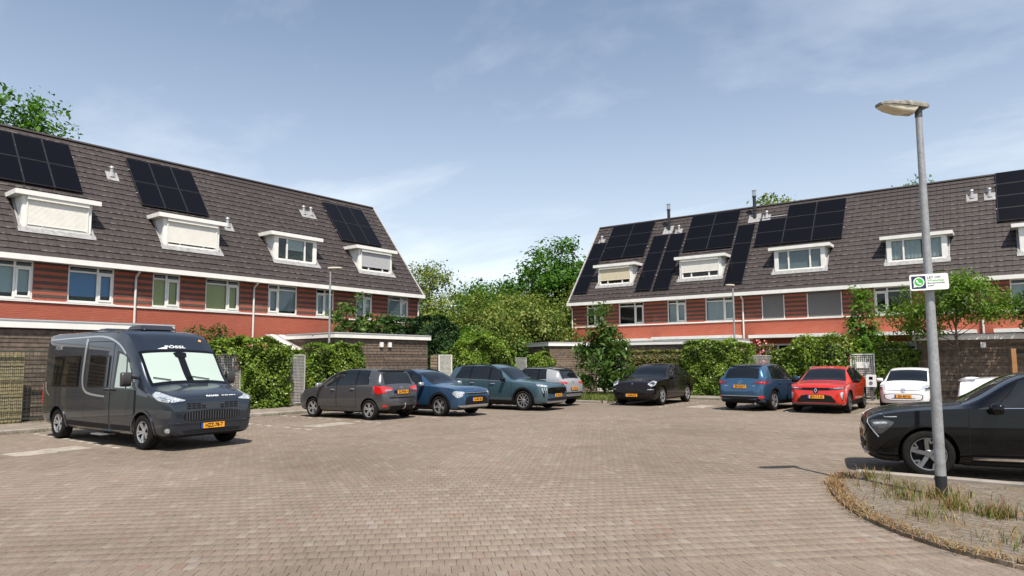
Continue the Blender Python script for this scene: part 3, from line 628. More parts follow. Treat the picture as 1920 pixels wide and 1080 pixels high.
order = np.argsort(np.where(visf, dep, 1e9)); one = order[:300]; rest = order[300:]
PNEAR = mat_paver('near'); PSTUFF = mat_paver('mid')
bme = mesh('paving_brick', tb, tf.tolist()); bme.materials.append(PNEAR)
for k in one:
    shared('paving_brick', bme, pav, (X[k], Y[k], random.uniform(.000, .002)), (random.gauss(0, .005), random.gauss(0, .005), BA+random.gauss(0, .012)))
ca = np.cos(BA+RNG.normal(0, .008, len(rest))); sa = np.sin(BA+RNG.normal(0, .008, len(rest)))
tz = RNG.uniform(0, .002, len(rest)); ta, tb2 = RNG.normal(0, .005, len(rest)), RNG.normal(0, .005, len(rest))
V = np.empty((len(rest), 12, 3)); bx_, by_, bz_ = tb[:, 0], tb[:, 1], tb[:, 2]
V[:, :, 0] = X[rest][:, None]+ca[:, None]*bx_-sa[:, None]*by_; V[:, :, 1] = Y[rest][:, None]+sa[:, None]*bx_+ca[:, None]*by_
V[:, :, 2] = bz_[None]+tz[:, None]+(bz_ > 0)*(ta[:, None]*bx_[None]+tb2[:, None]*by_[None])
Fq = (tf[None]+12*np.arange(len(rest))[:, None, None]).reshape(-1, 4)
ps = new_obj('paving_bricks', np_mesh('paving_bricks', V.reshape(-1, 3), Fq), pav, PSTUFF, 'stuff')
# pavements behind the kerbs
def mat_slab():
    m = bpy.data.materials.new('pavement_tile'); m.use_nodes = True; t = NT(m); b = t.n['Principled BSDF']; b.inputs['Roughness'].default_value = 0.9
    p = t.node('NewGeometry').outputs['Position']
    br = t.node('TexBrick', i_Vector=p, i_Scale=1.0, i_Mortar_Size=0.006, i_Brick_Width=0.3, i_Row_Height=0.3, i_Color1=(0.20, 0.165, 0.135, 1), i_Color2=(0.28, 0.235, 0.195, 1), i_Mortar=(0.08, 0.07, 0.05, 1))
    t.l.new(paving_tone(t, br.outputs[0], p), b.inputs['Base Color']); return m
SLABM = mat_slab(); KERBM = mat('kerb_concrete', (0.30, 0.265, 0.225), 0.85, var=0.25, vscale=3, bump=0.3, rnd=0.2)
KX, KY = -21.25, 31.0
sheet('pavement', [(-24.6, -8), (KX-.13, -8), (KX-.13, 27.5), (-24.6, 27.5)], 0.10, SLABM)
sheet('footpath', [(-24.6, 27.5), (-17.2, 27.5), (-17.2, KY+.13), (14, KY+.13), (14, 34.6), (-24.6, 34.6)], 0.104, SLABM)
kerb = MB().box(-0.5, 0.5, -0.0, 0.01, -.02, .0).build('kerb', KERBM, None, 'structure'); kerb.location = (KX-.065, -8.4, 0)
def kerb_mesh(L=0.99):
    return mesh('kerb_stone', *(lambda m: (m.v, m.f))(MB().prism([(-.065, -.02), (.065, -.02), (.065, .09), (.045, .108), (-.065, .108)], -L/2, L/2, 'y')))
KM = kerb_mesh(); KM.materials.append(KERBM); KM2 = kerb_mesh(); KM2.materials.append(mat('earthy_kerb', (0.20, 0.15, 0.105), 0.9, var=0.4, vscale=7, bump=0.5, rnd=0.3))
kerb.location = (0, 0, 0)
def kerb_line(x0, y0, x1, y1, side=0.0):
    d = math.hypot(x1-x0, y1-y0); n = max(1, round(d)); a = math.atan2(y1-y0, x1-x0)
    for i in range(n):
        f = (i+.5)/n; shared('kerb_stone', KM, kerb, (x0+(x1-x0)*f, y0+(y1-y0)*f, random.uniform(-.004, .004)), (0, 0, a-math.pi/2+side+random.gauss(0, .004)), (1, d/n, 1))
kerb_line(KX-.065, 0, KX-.065, 26.0)
kerb_line(-14.9, KY+.065, 12, KY+.065, math.pi*0)
# grass bed at the inner corner of the court
bed_poly = [(-15.3, 26.0), (-14.85, 26.4), (-14.8, 31.13), (-17.2, 31.13), (-21.4, 31.1), (-21.4, 26.0), (-17.2, 26.0)]
sheet('planting_bed', bed_poly, 0.09, mat_ground())
kerb_line(-21.2, 25.94, -15.4, 25.94); kerb_line(-15.35, 25.98, -14.85, 26.45); kerb_line(-14.8, 26.5, -14.8, 31.0)
# verge island with the lamp post
ys = np.linspace(11.66, 6.9, 30); edge = [(isl_x(y), y) for y in ys]
isl_poly = [(14, 11.66)]+[(14, 6.6), (6, 6.72)][::1]
isl_pts = edge+[(6, 6.72), (14, 6.6), (14, 11.66)]
def mat_verge():
    m = bpy.data.materials.new('verge_earth'); m.use_nodes = True; t = NT(m); b = t.n['Principled BSDF']; b.inputs['Roughness'].default_value = 0.95
    p = t.node('NewGeometry').outputs['Position']
    br = t.node('TexBrick', i_Vector=t.node('Mapping', i_0=p, i_Rotation=(0, 0, .4)).outputs[0], i_Scale=1.0, i_Mortar_Size=0.012, i_Brick_Width=0.21, i_Row_Height=0.105, i_Color1=(0.13, 0.105, 0.085, 1), i_Color2=(0.19, 0.158, 0.128, 1), i_Mortar=(0.10, 0.08, 0.045, 1))
    c = t.mix(t.math('MULTIPLY', t.math('SUBTRACT', t.noise(1.4, 5, p), 0.45), 4, True), br.outputs[0], (0.125, 0.092, 0.055))
    c = t.mix(t.math('MULTIPLY', t.math('SUBTRACT', t.noise(14, 4, p), 0.55), 4, True), c, (0.24, 0.21, 0.165))
    t.l.new(c, b.inputs['Base Color']); bn = t.node('Bump', i_Strength=0.7, i_Distance=0.02); t.l.new(t.noise(25, 5, p), bn.inputs['Height']); t.l.new(bn.outputs[0], b.inputs['Normal']); return m
sheet('verge_island', isl_pts, 0.058, mat_verge())
sk = MB()
for (a, b), (c, d) in zip(edge, edge[1:]): sk.face([(a, b, -.02), (c, d, -.02), (c, d, .095), (a, b, .095)])
pe = edge+[(3.0, 6.9)]
for (a, b), (c, d) in zip(edge[::2], edge[2::2]): 
    L_ = math.hypot(c-a, d-b); shared('kerb_stone', KM, kerb, ((a+c)/2, (b+d)/2, -.006), (random.gauss(0, .012), 0, math.atan2(d-b, c-a)-math.pi/2+math.pi), (.8, L_*1.0, .55)).data = KM2
kerb_line(-2.45, 11.72, 12, 11.72)
# painted bay marks: white bricks in dashed lines, and pale slabs
MARKM = mat('white_marking', (0.42, 0.39, 0.34), 0.8, var=0.35, vscale=12, rnd=0.25)
mm = mesh('marking_brick', *(lambda m: (m.v, m.f))(MB().box(-.10, .10, -.05, .05, .0, .019))); mm.materials.append(MARKM)
for i, y in enumerate((6.55, 8.98, 11.38, 13.82, 16.2, 18.75, 22.6)):
    for k in range(11):
        if random.random() < .06: continue
        shared('marking_brick', mm, pav, (-20.6+k*.48, y+random.uniform(-.02, .02)-.02*k*.3, .0), (0, 0, random.gauss(0, .02)), (1.15, 1.1, 1))
for x in (-12.25, -9.85, -7.45, -5.2, -2.6):
    for k in range(10):
        shared('marking_brick', mm, pav, (x+.05*k*.3*-.4+.1, 25.0+k*.52, .0), (0, 0, math.pi/2+random.gauss(0, .02)), (1.1, 1.05, 1))
sl = mesh('marking_slab', *(lambda m: (m.v, m.f))(MB().box(-.36, .36, -.36, .36, 0, .018))); sl.materials.append(mat('pale_slab', (0.34, 0.30, 0.25), 0.85, var=0.35, vscale=5, rnd=0.15))
for x, y, a in ((-16.25, 5.05, .1), (-16.45, 5.78, .1), (-16.5, 12.2, .05), (-16.6, 12.95, .05), (-10.9, 25.6, 0), (-10.9, 26.4, 0)):
    shared('marking_slab', sl, pav, (x, y, 0), (0, 0, a))

# ------------------------------------------------------------------ vehicles
def paint(name, c, metal=0.35, rough=0.32): return mat('paint_'+name, c, rough, metal, 0.95 if max(c) > .02 else .55, spec=0.3 if max(c) > .02 else .12)
CGL = mat('car_glass', (0.006, 0.008, 0.010), 0.03, spec=0.55)
CBL = mat('black_trim', (0.010, 0.010, 0.011), 0.6, spec=0.18)
CGB = mat('gloss_black', (0.004, 0.004, 0.005), 0.12, spec=0.35)
CHR = mat('chrome', (0.75, 0.75, 0.76), 0.12, 1.0)
SIL = mat('silver_trim', (0.55, 0.55, 0.56), 0.3, 0.8)
RUB = mat('tyre_rubber', (0.013, 0.012, 0.011), 0.85, var=0.3, vscale=9, spec=0.15)
HLM = mat('headlamp', (0.55, 0.58, 0.60), 0.08, 0.4, 1.0, var=0.5, vscale=22)
HLD = mat('headlamp_dark', (0.05, 0.05, 0.055), 0.08, 0.2, 1.0, var=0.5, vscale=25)
TLM = mat('tail_lamp', (0.50, 0.012, 0.012), 0.12, 0.0, 1.0)
TLD = mat('tail_lamp_dark', (0.16, 0.006, 0.006), 0.1, 0.0, 1.0)
PLT = mat('plate_yellow', (0.88, 0.36, 0.010), 0.45)
PLB = mat('plate_blue', (0.02, 0.05, 0.35), 0.4)
INK = mat('plate_ink', (0.02, 0.015, 0.01), 0.6)
DISC = mat('brake_disc', (0.08, 0.075, 0.07), 0.5, 0.6)

class Car:
    NV = 3
    def __init__(s, name, label, cat, loc, rz, L, W, top, belt, sc, sr, se, sw, wb, FO, r, pm, wroof=.70, zb=.21, crown=.05, width=None, boxy=False, group=None, wTk=None, wBf=.975, cut_w=.34, zbk=None):
        s.L, s.W, s.h, s.wb, s.FO, s.r, s.pm = L, W, W/2, wb, FO, r, pm; s.sc, s.sr, s.se, s.sw = sc, sr, se, sw
        s.root = thing(name, label, cat, loc, rz, group); h = s.h
        s.ftop = pchip(top); s.fbelt = pchip(belt)
        s.fw = pchip(width or [(0, .60), (.025, .72), (.07, .80), (.17, .885), (.42, .955), (FO, .985), (L*.45, 1.0), (L-.8, .99), (L-.4, .965), (L-.16, .915), (L-.05, .84), (L, .74)])
        s.fzb = pchip(zbk or [(0, zb+.13), (.08, zb+.05), (.3, zb), (L*.5, zb-.01), (L-.6, zb+.02), (L-.15, zb+.07), (L, zb+.2)])
        s.fT = pchip(wTk or [(0, .46), (.08, .62), (.35, .72), (sc-.12, .80), (sc, .815), (sr, wroof), ((sr+se)/2, wroof+.015), (se, wroof-.03), (sw, .74), (L-.06, .66), (L, .5)])
        s.fc = pchip([(0, .03), (sc, crown*.9), (sr, crown), (se, crown*.8), (L, .03)])
        s.wBf = wBf
        s.st = sorted(set([round(L*(.55*t+.45*(.5-.5*math.cos(math.pi*t))), 4) for t in np.linspace(0, 1, 74)]+[sc, sr, se, sw, .015, .04, L-.02, L-.05]))
        nv = s.NV; sec = [s.section(q) for q in s.st]; m = len(sec[0])
        V = []; Fc = []
        for q, pts in zip(s.st, sec):
            x = L/2-q
            V += [(x, y, z) for y, z in pts]+[(x, -y, z) for y, z in pts[1:-1][::-1]]
        n = 2*m-2
        for i in range(len(s.st)-1):
            for k in range(n): Fc.append((i*n+k, (i+1)*n+k, (i+1)*n+(k+1) % n, i*n+(k+1) % n))
        Fc.append(tuple(range(n))); e = (len(s.st)-1)*n; Fc.append(tuple(e+k for k in range(n-1, -1, -1)))
        me = mesh('body', V, Fc, True)
        bm = bmesh.new(); bm.from_mesh(me); bmesh.ops.recalc_face_normals(bm, faces=bm.faces); bm.to_mesh(me); s.bvh = BVHTree.FromBMesh(bm); bm.free()
        s.body = new_obj('body', me, None, pm)
        # wheel arches cut out of the body
        R_ = r+.055; cut = MB()
        for ax in (FO, FO+wb):
            for sd in (1, -1):
                y0, y1 = sd*(h+.1), sd*(h-cut_w); x = L/2-ax; b = len(cut.v); k = 40
                for y in (y0, y1): cut.v += [(x+R_*math.cos(2*math.pi*i/k), y, r+R_*math.sin(2*math.pi*i/k)) for i in range(k)]
                cut.f += [(b+i, b+(i+1) % k, b+k+(i+1) % k, b+k+i) for i in range(k)]+[tuple(b+i for i in range(k))[::-1], tuple(b+k+i for i in range(k))]
        co = cut.build('cutter', CBL); md = s.body.modifiers.new('b', 'BOOLEAN'); md.object = co; md.operation = 'DIFFERENCE'; md.solver = 'EXACT'
        bpy.context.view_layer.update()
        ev = s.body.evaluated_get(bpy.context.evaluated_depsgraph_get()); nm = bpy.data.meshes.new_from_object(ev)
        s.body.modifiers.clear(); s.body.data = nm; bpy.data.objects.remove(co)
        nm.materials.clear(); nm.materials.append(pm); nm.materials.append(CBL)
        for p in nm.polygons:
            p.use_smooth = True; p.material_index = 0; c = p.center
            for ax in (FO, FO+wb):
                dx, dz = c.x-(L/2-ax), c.z-r; d = math.hypot(dx, dz)
                if d < R_+.004 and (abs(d-R_) < .012 or abs(c.y) < h-cut_w+.01) and abs(p.normal.y) < .3 or (d < R_-.01): p.material_index = 1
            if p.normal.z < -.7: p.material_index = 1
        nm.set_sharp_from_angle(angle=R(38)); s.body.parent = s.root
    def ctrl(s, q):
        h = s.h; ws = s.fw(q)*h; zt = s.ftop(q)-s.fc(q); zb = min(s.fzb(q), zt-.12); zB = min(s.fbelt(q), zt-.025); wB = ws*s.wBf; wT = min(s.fT(q)*h, wB-.015)
        zs = zb+(zB-zb)*.60; wbt = ws*.93
        P = [(0, zb), (.82*wbt, zb), (wbt, zb+.05), (ws*.985, zb+(zs-zb)*.45), (ws, zs), (wB, zB), (0, 0), (wT, zt), (wT*.60, zt+s.fc(q)*.75), (0, zt+s.fc(q))]
        bl_ = min(.022, max(0, (zt-zB)*.06)); P[6] = ((wB+wT)/2+bl_, (zB+zt)/2); return P
    def ev(s, P, v):
        i = min(int(v), 8); t = v-i; p1, p2 = P[i], P[i+1]; p0 = P[i-1] if i > 0 else (-P[1][0], P[1][1]); p3 = P[i+2] if i < 8 else (-P[8][0], P[8][1])
        k = (.30, .30, .30, .30, .16, .13, .30, .16, .30)[i]; L0 = math.hypot(p2[0]-p1[0], p2[1]-p1[1])+1e-6; o = []
        l1 = math.hypot(p2[0]-p0[0], p2[1]-p0[1])+1e-6; l2 = math.hypot(p3[0]-p1[0], p3[1]-p1[1])+1e-6
        for a in (0, 1):
            m1 = (p2[a]-p0[a])/l1*L0*2*k*1.25; m2 = (p3[a]-p1[a])/l2*L0*2*k*1.25
            o.append((2*t**3-3*t*t+1)*p1[a]+(t**3-2*t*t+t)*m1+(-2*t**3+3*t*t)*p2[a]+(t**3-t*t)*m2)
        return (max(o[0], 0), o[1])
    def section(s, q):
        P = s.ctrl(q); return [(0, P[0][1])]+[s.ev(P, v/s.NV) for v in range(1, 9*s.NV)]+[(0, P[9][1])]
    def pt(s, q, v, sd=1):
        y, z = s.ev(s.ctrl(q), v); return Vector((s.L/2-q, y*sd, z))
    def grid(s, name, pts, m, eps, parent=None, thick=0.0):
        """pts: rows of points -> snapped to the body and lifted eps along the normal"""
        mb = MB(); nr, ncol = len(pts), len(pts[0])
        for row in pts:
            for p in row:
                lo, no, _, _ = s.bvh.find_nearest(Vector(p)); mb.v.append(tuple(lo+no*eps))
        for i in range(nr-1):
            for k in range(ncol-1): mb.f.append((i*ncol+k, i*ncol+k+1, (i+1)*ncol+k+1, (i+1)*ncol+k))
        if thick:
            n0 = len(mb.v)
            for row in pts:
                for p in row:
                    lo, no, _, _ = s.bvh.find_nearest(Vector(p)); mb.v.append(tuple(lo-no*.004))
            ring = [k for k in range(ncol)]+[i*ncol+ncol-1 for i in range(1, nr)]+[(nr-1)*ncol+k for k in range(ncol-2, -1, -1)]+[i*ncol for i in range(nr-2, 0, -1)]
            for a, b in zip(ring, ring[1:]+ring[:1]): mb.f.append((a, b, n0+b, n0+a))
        me = mesh(name, mb.v, mb.f, True); me.set_sharp_from_angle(angle=R(35))
        return new_obj(name, me, parent or s.root, m)
    def sv(s, name, q0, q1, v0, v1, m, eps, nu=14, nv=7, sd=1, parent=None, q0b=None, q1b=None, thick=.003, v0b=None, v1b=None):
        """patch in station/section space; q0b,q1b are the stations on the v1 edge"""
        q0b = q0 if q0b is None else q0b; q1b = q1 if q1b is None else q1b; v0b = v0 if v0b is None else v0b; v1b = v1 if v1b is None else v1b
        rows = []
        for j in range(nv+1):
            t = j/nv; a = q0+(q0b-q0)*t; b = q1+(q1b-q1)*t
            rows.append([s.pt(a+(b-a)*i/nu, (v0+(v1-v0)*t)*(1-i/nu)+(v0b+(v1b-v0b)*t)*(i/nu), sd) for i in range(nu+1)])
        return s.grid(name, rows, m, eps, parent, thick)
    def ring(s, name, poly, m, eps, parent=None, proj='x+', sd=1, n=7, thick=.004, chaikin=1):
        """star-shaped outline projected onto the body: proj x+ / x- from the front or rear with (y,z); y from the side with (q,z); n nearest with (q,y,z)"""
        P = [Vector((*p, 0)) if len(p) == 2 else Vector(p) for p in poly]
        for _ in range(chaikin):
            Q = []
            for a, b in zip(P, P[1:]+P[:1]): Q += [a.lerp(b, .16), a.lerp(b, .84)]
            P = Q
        B = []
        for a, b in zip(P, P[1:]+P[:1]):
            k = max(1, min(6, int((b-a).length/.07))); B += [a.lerp(b, i/k) for i in range(k)]
        c = sum(B, Vector())/len(B); mb = MB(); N = len(B)
        def pj(p):
            if proj == 'n':
                q3 = Vector((s.L/2-p[0], p[1]*sd, p[2])); D_ = Vector((1 if p[0] < s.L/2 else -1, .85*sd, 0)).normalized(); lo, no, _, _ = s.bvh.ray_cast(q3+D_*1.2, -D_)
                if lo is None: lo, no, _, _ = s.bvh.find_nearest(q3)
            elif proj == 'y': lo, no, _, _ = s.bvh.ray_cast(Vector((s.L/2-p[0], 3*sd, p[1])), Vector((0, -sd, 0)))
            elif proj == 'z': lo, no, _, _ = s.bvh.ray_cast(Vector((s.L/2-p[0], p[1]*sd, 5)), Vector((0, 0, -1)))
            else:
                g = 1 if proj == 'x+' else -1; lo, no, _, _ = s.bvh.ray_cast(Vector((g*(s.L/2+2), p[0]*sd, p[1])), Vector((-g, 0, 0)))
            if lo is None: lo, no, _, _ = s.bvh.find_nearest(Vector((s.L/2-p[0], s.h*sd, p[1])) if proj == 'y' else Vector(((1 if proj == 'x+' else -1)*s.L/2, p[0]*sd, p[1])))
            return lo, no
        for k in range(n, 0, -1):
            for b in B: lo, no = pj(c.lerp(b, k/n)); mb.v.append(tuple(lo+no*eps))
        lo, no = pj(c); mb.v.append(tuple(lo+no*eps)); ce = len(mb.v)-1
        for k in range(n-1):
            for i in range(N): mb.f.append((k*N+i, k*N+(i+1) % N, (k+1)*N+(i+1) % N, (k+1)*N+i))
        for i in range(N): mb.f.append(((n-1)*N+i, (n-1)*N+(i+1) % N, ce))
        n0 = len(mb.v)
        for b in B: lo, no = pj(b); mb.v.append(tuple(lo-no*.005))
        for i in range(N): mb.f.append((i, n0+i, n0+(i+1) % N, (i+1) % N))
        me = mesh(name, mb.v, mb.f, True); me.set_sharp_from_angle(angle=R(35))
        return new_obj(name, me, parent or s.root, m)
    def both(s, fn, *a, **k):
        for sd in (1, -1): fn(*a, sd=sd, **k)
    def arch(s, m, w=.06, eps=.012):
        for ax in (s.FO, s.FO+s.wb):
            for sd in (1, -1):
                rows = []; R0_ = s.r+.052
                for j in range(4):
                    rr = R0_+w*j/3; row = []
                    for i in range(29):
                        a = R(-14+208*i/28); x, z = s.L/2-ax+rr*math.cos(a), s.r+rr*math.sin(a)
                        lo, no, _, _ = s.bvh.ray_cast(Vector((x, 3*sd, max(z, s.fzb(ax)+.01))), Vector((0, -sd, 0)))
                        row.append(lo if lo is not None else Vector((x, s.h*.97*sd, z)))
                    rows.append(row)
                s.grid('arch_trim', rows, m, eps, thick=.01)
    def sills(s, m, v0=1.25, v1=2.55, eps=.010):
        R0_ = s.r+.10; segs = [(.45, s.FO-R0_), (s.FO+R0_, s.FO+s.wb-R0_), (s.FO+s.wb+R0_, s.L-.30)]
        for a, b in segs:
            if b-a > .05:
                for sd in (1, -1): s.sv('sill_trim', a, b, v0, v1, m, eps, 8, 4, sd)
    def glass(s, wins, trim=CGB, chrome=None, v0=5.10, v1=6.86, rear=(8.99,), wsm=None, rsm=None):
        """wins: (q0,q1,q0top,q1top) side windows"""
        a, b = min(w_[0] for w_ in wins), max(w_[1] for w_ in wins); at, bt = min(w_[2] for w_ in wins), max(w_[3] for w_ in wins)
        for sd in (1, -1):
            s.sv('window_surround', a-.05, b+.04, v0-.06, v1+.07, trim, .0035, 26, 8, sd, q0b=at-.04, q1b=bt+.03)
            for w_ in wins: s.sv('side_window', w_[0], w_[1], v0, v1, CGL, .0065, 12, 8, sd, q0b=w_[2], q1b=w_[3])
            if chrome:
                s.sv('window_trim', a-.05, b+.03, v0-.11, v0-.05, chrome, .008, 26, 1, sd)
        rows = []
        for j in range(13):
            q = s.sc+.045+(s.sr-s.sc-.075)*j/12; P = [s.pt(q, 7.14+(9-7.14)*i/8) for i in range(9)]; rows.append(P+[Vector((p.x, -p.y, p.z)) for p in P[-2::-1]])
        s.grid('windscreen', rows, wsm or CGL, .006, thick=.003)
        rows = []
        for j in range(11):
            q = s.se+.035+(s.sw-s.se-.06)*j/10; P = [s.pt(q, 7.22+(9-7.22)*i/8) for i in range(9)]; rows.append(P+[Vector((p.x, -p.y, p.z)) for p in P[-2::-1]])
        s.grid('rear_window', rows, rsm or CGL, .006, thick=.003)
    def doors(s, qs, v0=2.7, v1=4.96, handles=True):
        for sd in (1, -1):
            for i, (a, b) in enumerate(qs):
                s.sv('door_gap', a, b, v0, v1, CBL, .0018, 14, 10, sd, thick=0)
                d = s.sv('door', a+.012, b-.012, v0+.03, v1-.005, s.pm, .004, 14, 10, sd, thick=0)
                if handles:
                    p = s.pt(b-.17, 4.62, sd); lo, no, _, _ = s.bvh.find_nearest(p)
                    hb = MB().tube([lo+no*.012+Vector((.10, 0, 0)), lo+no*.035+Vector((.06, 0, .004)), lo+no*.035+Vector((-.06, 0, .004)), lo+no*.012+Vector((-.10, 0, 0))], .013, 8).build('handle', s.pm if handles is True else handles, d, smooth=True)
    def mirrors(s, q, z, m=None, sz=(.10, .11, .075)):
        for sd in (1, -1):
            lo, no, _, _ = s.bvh.ray_cast(Vector((s.L/2-q, 3*sd, z)), Vector((0, -sd, 0)))
            y = lo.y+sd*.13; V = []; Fc = []; n, k = 12, 8
            for i in range(k+1):
                a = math.pi*i/k
                for j in range(n):
                    b = 2*math.pi*j/n; f = lambda t: math.copysign(abs(t)**.6, t)
                    V.append((s.L/2-q+sz[0]*f(math.sin(a))*f(math.cos(b))*(1 if math.cos(b) > 0 else .45), y+sz[1]*f(math.cos(a))*sd, z+.03+sz[2]*f(math.sin(a))*f(math.sin(b))))
            for i in range(k):
                for j in range(n): Fc.append((i*n+j, i*n+(j+1) % n, (i+1)*n+(j+1) % n, (i+1)*n+j))
            mo = new_obj('mirror', mesh('mirror', V, Fc, True), s.root, m or s.pm)
            MB().tube([lo-no*.02, (s.L/2-q, y-sd*.03, z)], .022, 8).build('mirror_stalk', CBL, mo, smooth=True)
    def wheels(s, style, n=5, face=SIL, w=.22, back=DISC, rim=.70):
        r = s.r; ri = r*rim; hw = w/2
        tm = MB().lathe([(ri, -hw*.75), (ri+.012, -hw*.92), (r*.90, -hw), (r*.975, -hw*.86), (r, -hw*.62), (r, hw*.62), (r*.975, hw*.86), (r*.90, hw), (ri+.012, hw*.92), (ri, hw*.75)], 44, 'y')
        tme = mesh('wheel', tm.v, tm.f, True, 50); tme.materials.append(RUB)
        bd = MB().lathe([(ri*.995, hw*.72), (ri*.93, hw*.60), (ri*.90, hw*.15), (.01, hw*.12)], 36, 'y'); bme = mesh('rim_barrel', bd.v, bd.f, True, 40); bme.materials.append(back)
        sp = MB(); sp.lathe([(ri*1.0, hw*.78), (ri*.985, hw*.90), (ri*.93, hw*.86), (ri*.92, hw*.6)], 44, 'y').lathe([(.001, hw*.74), (.05, hw*.74), (.062, hw*.66), (.062, hw*.2)], 20, 'y')
        def spoke(a0, a1, w0, w1, r0=.045, r1=ri*.95, y0=.68, y1=.84, th=.03):
            p = []
            for (a, rr, ww, yy) in ((a0, r0, w0, y0), (a1, r1, w1, y1)):
                dx, dz = math.cos(a), math.sin(a); nx, nz = -dz, dx
                p.append([(dx*rr+nx*g*ww/2, hw*yy, dz*rr+nz*g*ww/2) for g in (-1, 1)]+[(dx*rr+nx*g*ww/2*1.15, hw*yy-th, dz*rr+nz*g*ww/2*1.15) for g in (-1, 1)])
            a, b = p; sp.hexa([a[2], a[3], b[3], b[2], a[0], a[1], b[1], b[0]])
        for k in range(n):
            a = 2*math.pi*k/n+.3
            if style == 'five': spoke(a, a, .075, .06)
            elif style == 'twin': spoke(a-.10, a-.17, .034, .034); spoke(a+.10, a+.17, .034, .034)
            elif style == 'y': spoke(a, a, .05, .045, r1=ri*.6, y1=.76); spoke(a, a+.24, .038, .034, r0=ri*.55, y0=.75); spoke(a, a-.24, .038, .034, r0=ri*.55, y0=.75)
            elif style == 'blade': spoke(a, a+.10, .06, .05); spoke(a+.42, a+.26, .022, .05, r0=ri*.62, y0=.8); spoke(a+.42, a+.62, .022, .03, r0=ri*.62, y0=.8)
            elif style == 'x': spoke(a, a+.36, .034, .03); spoke(a, a-.36, .034, .03)
        sme = mesh('rim', sp.v, sp.f); sme.materials.append(face)
        bm = bmesh.new(); bm.from_mesh(sme); bmesh.ops.recalc_face_normals(bm, faces=bm.faces); bm.to_mesh(sme); bm.free()
        for ax in (s.FO, s.FO+s.wb):
            for sd in (1, -1):
                y = sd*(s.h*.985-hw-.008); wo = shared('wheel', tme, s.root, (s.L/2-ax, y, r), (0, random.uniform(0, 1.2), 0 if sd > 0 else math.pi))
                shared('rim_barrel', bme, wo, (0, 0, 0)); shared('rim', sme, wo, (0, 0, 0))
    def plate(s, front, z, txt, y=0, q=0.0, blue=True):
        g = 1 if front else -1
        lo, no, _, _ = s.bvh.ray_cast(Vector((g*(s.L/2+2), y, z)), Vector((-g, 0, 0)))
        x = max(abs(lo.x), max(abs(s.bvh.ray_cast(Vector((g*(s.L/2+2), y, z+dz)), Vector((-g, 0, 0)))[0].x) for dz in (-.05, .05)))+.018+q
        p = MB().box(-.26, .26, -.055, .055, 0, .008); me = mesh('number_plate', p.v, p.f); me.materials.append(PLT)
        o = new_obj('number_plate', me, s.root); o.location = (g*x, y, z); o.rotation_euler = (R(90), 0, R(90) if front else R(-90))
        MB().box(-.2615, -.218, -.056, .056, -.001, .0095).build('country_strip', PLB, o)
        tm = text_mesh(txt, .105, extrude=.001, bold=.0038); tm.materials.append(INK)
        b = [v.co.x for v in tm.vertices]; sx = .40/(max(b)-min(b)); t = new_obj('plate_number', tm, o); t.location = (.025, -.002, .0095); t.scale = (sx, 1.0, 1)
        return o
    def badge(s, front, z, kind='ring', sz=.06, y=0, m=CHR, txt=None, lift=.006):
        g = 1 if front else -1
        lo, no, _, _ = s.bvh.ray_cast(Vector((g*(s.L/2+2), y, z)), Vector((-g, 0, 0)))
        mb = MB()
        if kind == 'ring': mb.lathe([(sz, 0), (sz, .008), (sz*.8, .010), (sz*.8, 0)], 28); mb.prism([(-sz*.62, sz*.45), (-sz*.40, sz*.45), (0, -sz*.42), (sz*.40, sz*.45), (sz*.62, sz*.45), (0, -sz*.75)], 0, .008, 'z')
        elif kind == 'diamond': mb.prism([(-sz*.62, 0), (0, sz), (sz*.62, 0), (sz*.34, 0), (0, sz*.55), (-sz*.34, 0)], 0, .01, 'z').prism([(-sz*.62, -.001), (-sz*.34, -.001), (0, -sz*.55), (sz*.34, -.001), (sz*.62, -.001), (0, -sz)], 0, .01, 'z')
        elif kind == 'oval': 
            b = len(mb.v); n = 26
            for rr, hh in ((1, 0), (1, .008), (.78, .008), (.78, 0)): mb.v += [(sz*1.45*rr*math.cos(2*math.pi*i/n), sz*.8*rr*math.sin(2*math.pi*i/n), hh) for i in range(n)]
            for k in range(3): mb.f += [(b+k*n+i, b+k*n+(i+1) % n, b+(k+1)*n+(i+1) % n, b+(k+1)*n+i) for i in range(n)]
            mb.prism([(-sz*.7, -sz*.5), (-sz*.45, -sz*.5), (-sz*.25, 0), (sz*.25, 0), (sz*.45, sz*.5), (sz*.7, sz*.5), (sz*.4, -sz*.15), (-sz*.15, -sz*.15)], 0, .008, 'z')
        elif kind == 'wing': mb.lathe([(sz*1.0, 0), (sz*1.0, .008), (sz*.84, .009), (sz*.84, 0)], 28).prism([(-sz*1.1, sz*.35), (-sz*.5, sz*.15), (0, -sz*.35), (sz*.5, sz*.15), (sz*1.1, sz*.35), (sz*.4, -sz*.05), (0, -sz*.62), (-sz*.4, -sz*.05)], 0, .012, 'z')
        elif kind == 'shield': mb.prism([(-sz*.6, sz*.8), (sz*.6, sz*.8), (sz*.6, -sz*.1), (0, -sz*.9), (-sz*.6, -sz*.1)], 0, .01, 'z')
        if txt: me = text_mesh(txt, sz*2, extrude=.002, bold=.0015)
        else: me = mesh('emblem', mb.v, mb.f)
        me.materials.append(m); o = new_obj('emblem' if not txt else 'lettering', me, s.root); q = no.to_track_quat('Z', 'Y')
        zax = no; xax = Vector((0, 0, 1)).cross(zax).normalized(); yax = zax.cross(xax)
        M_ = Matrix((xax, yax, zax)).transposed().to_4x4(); M_.translation = lo+no*lift; o.matrix_local = M_; return o
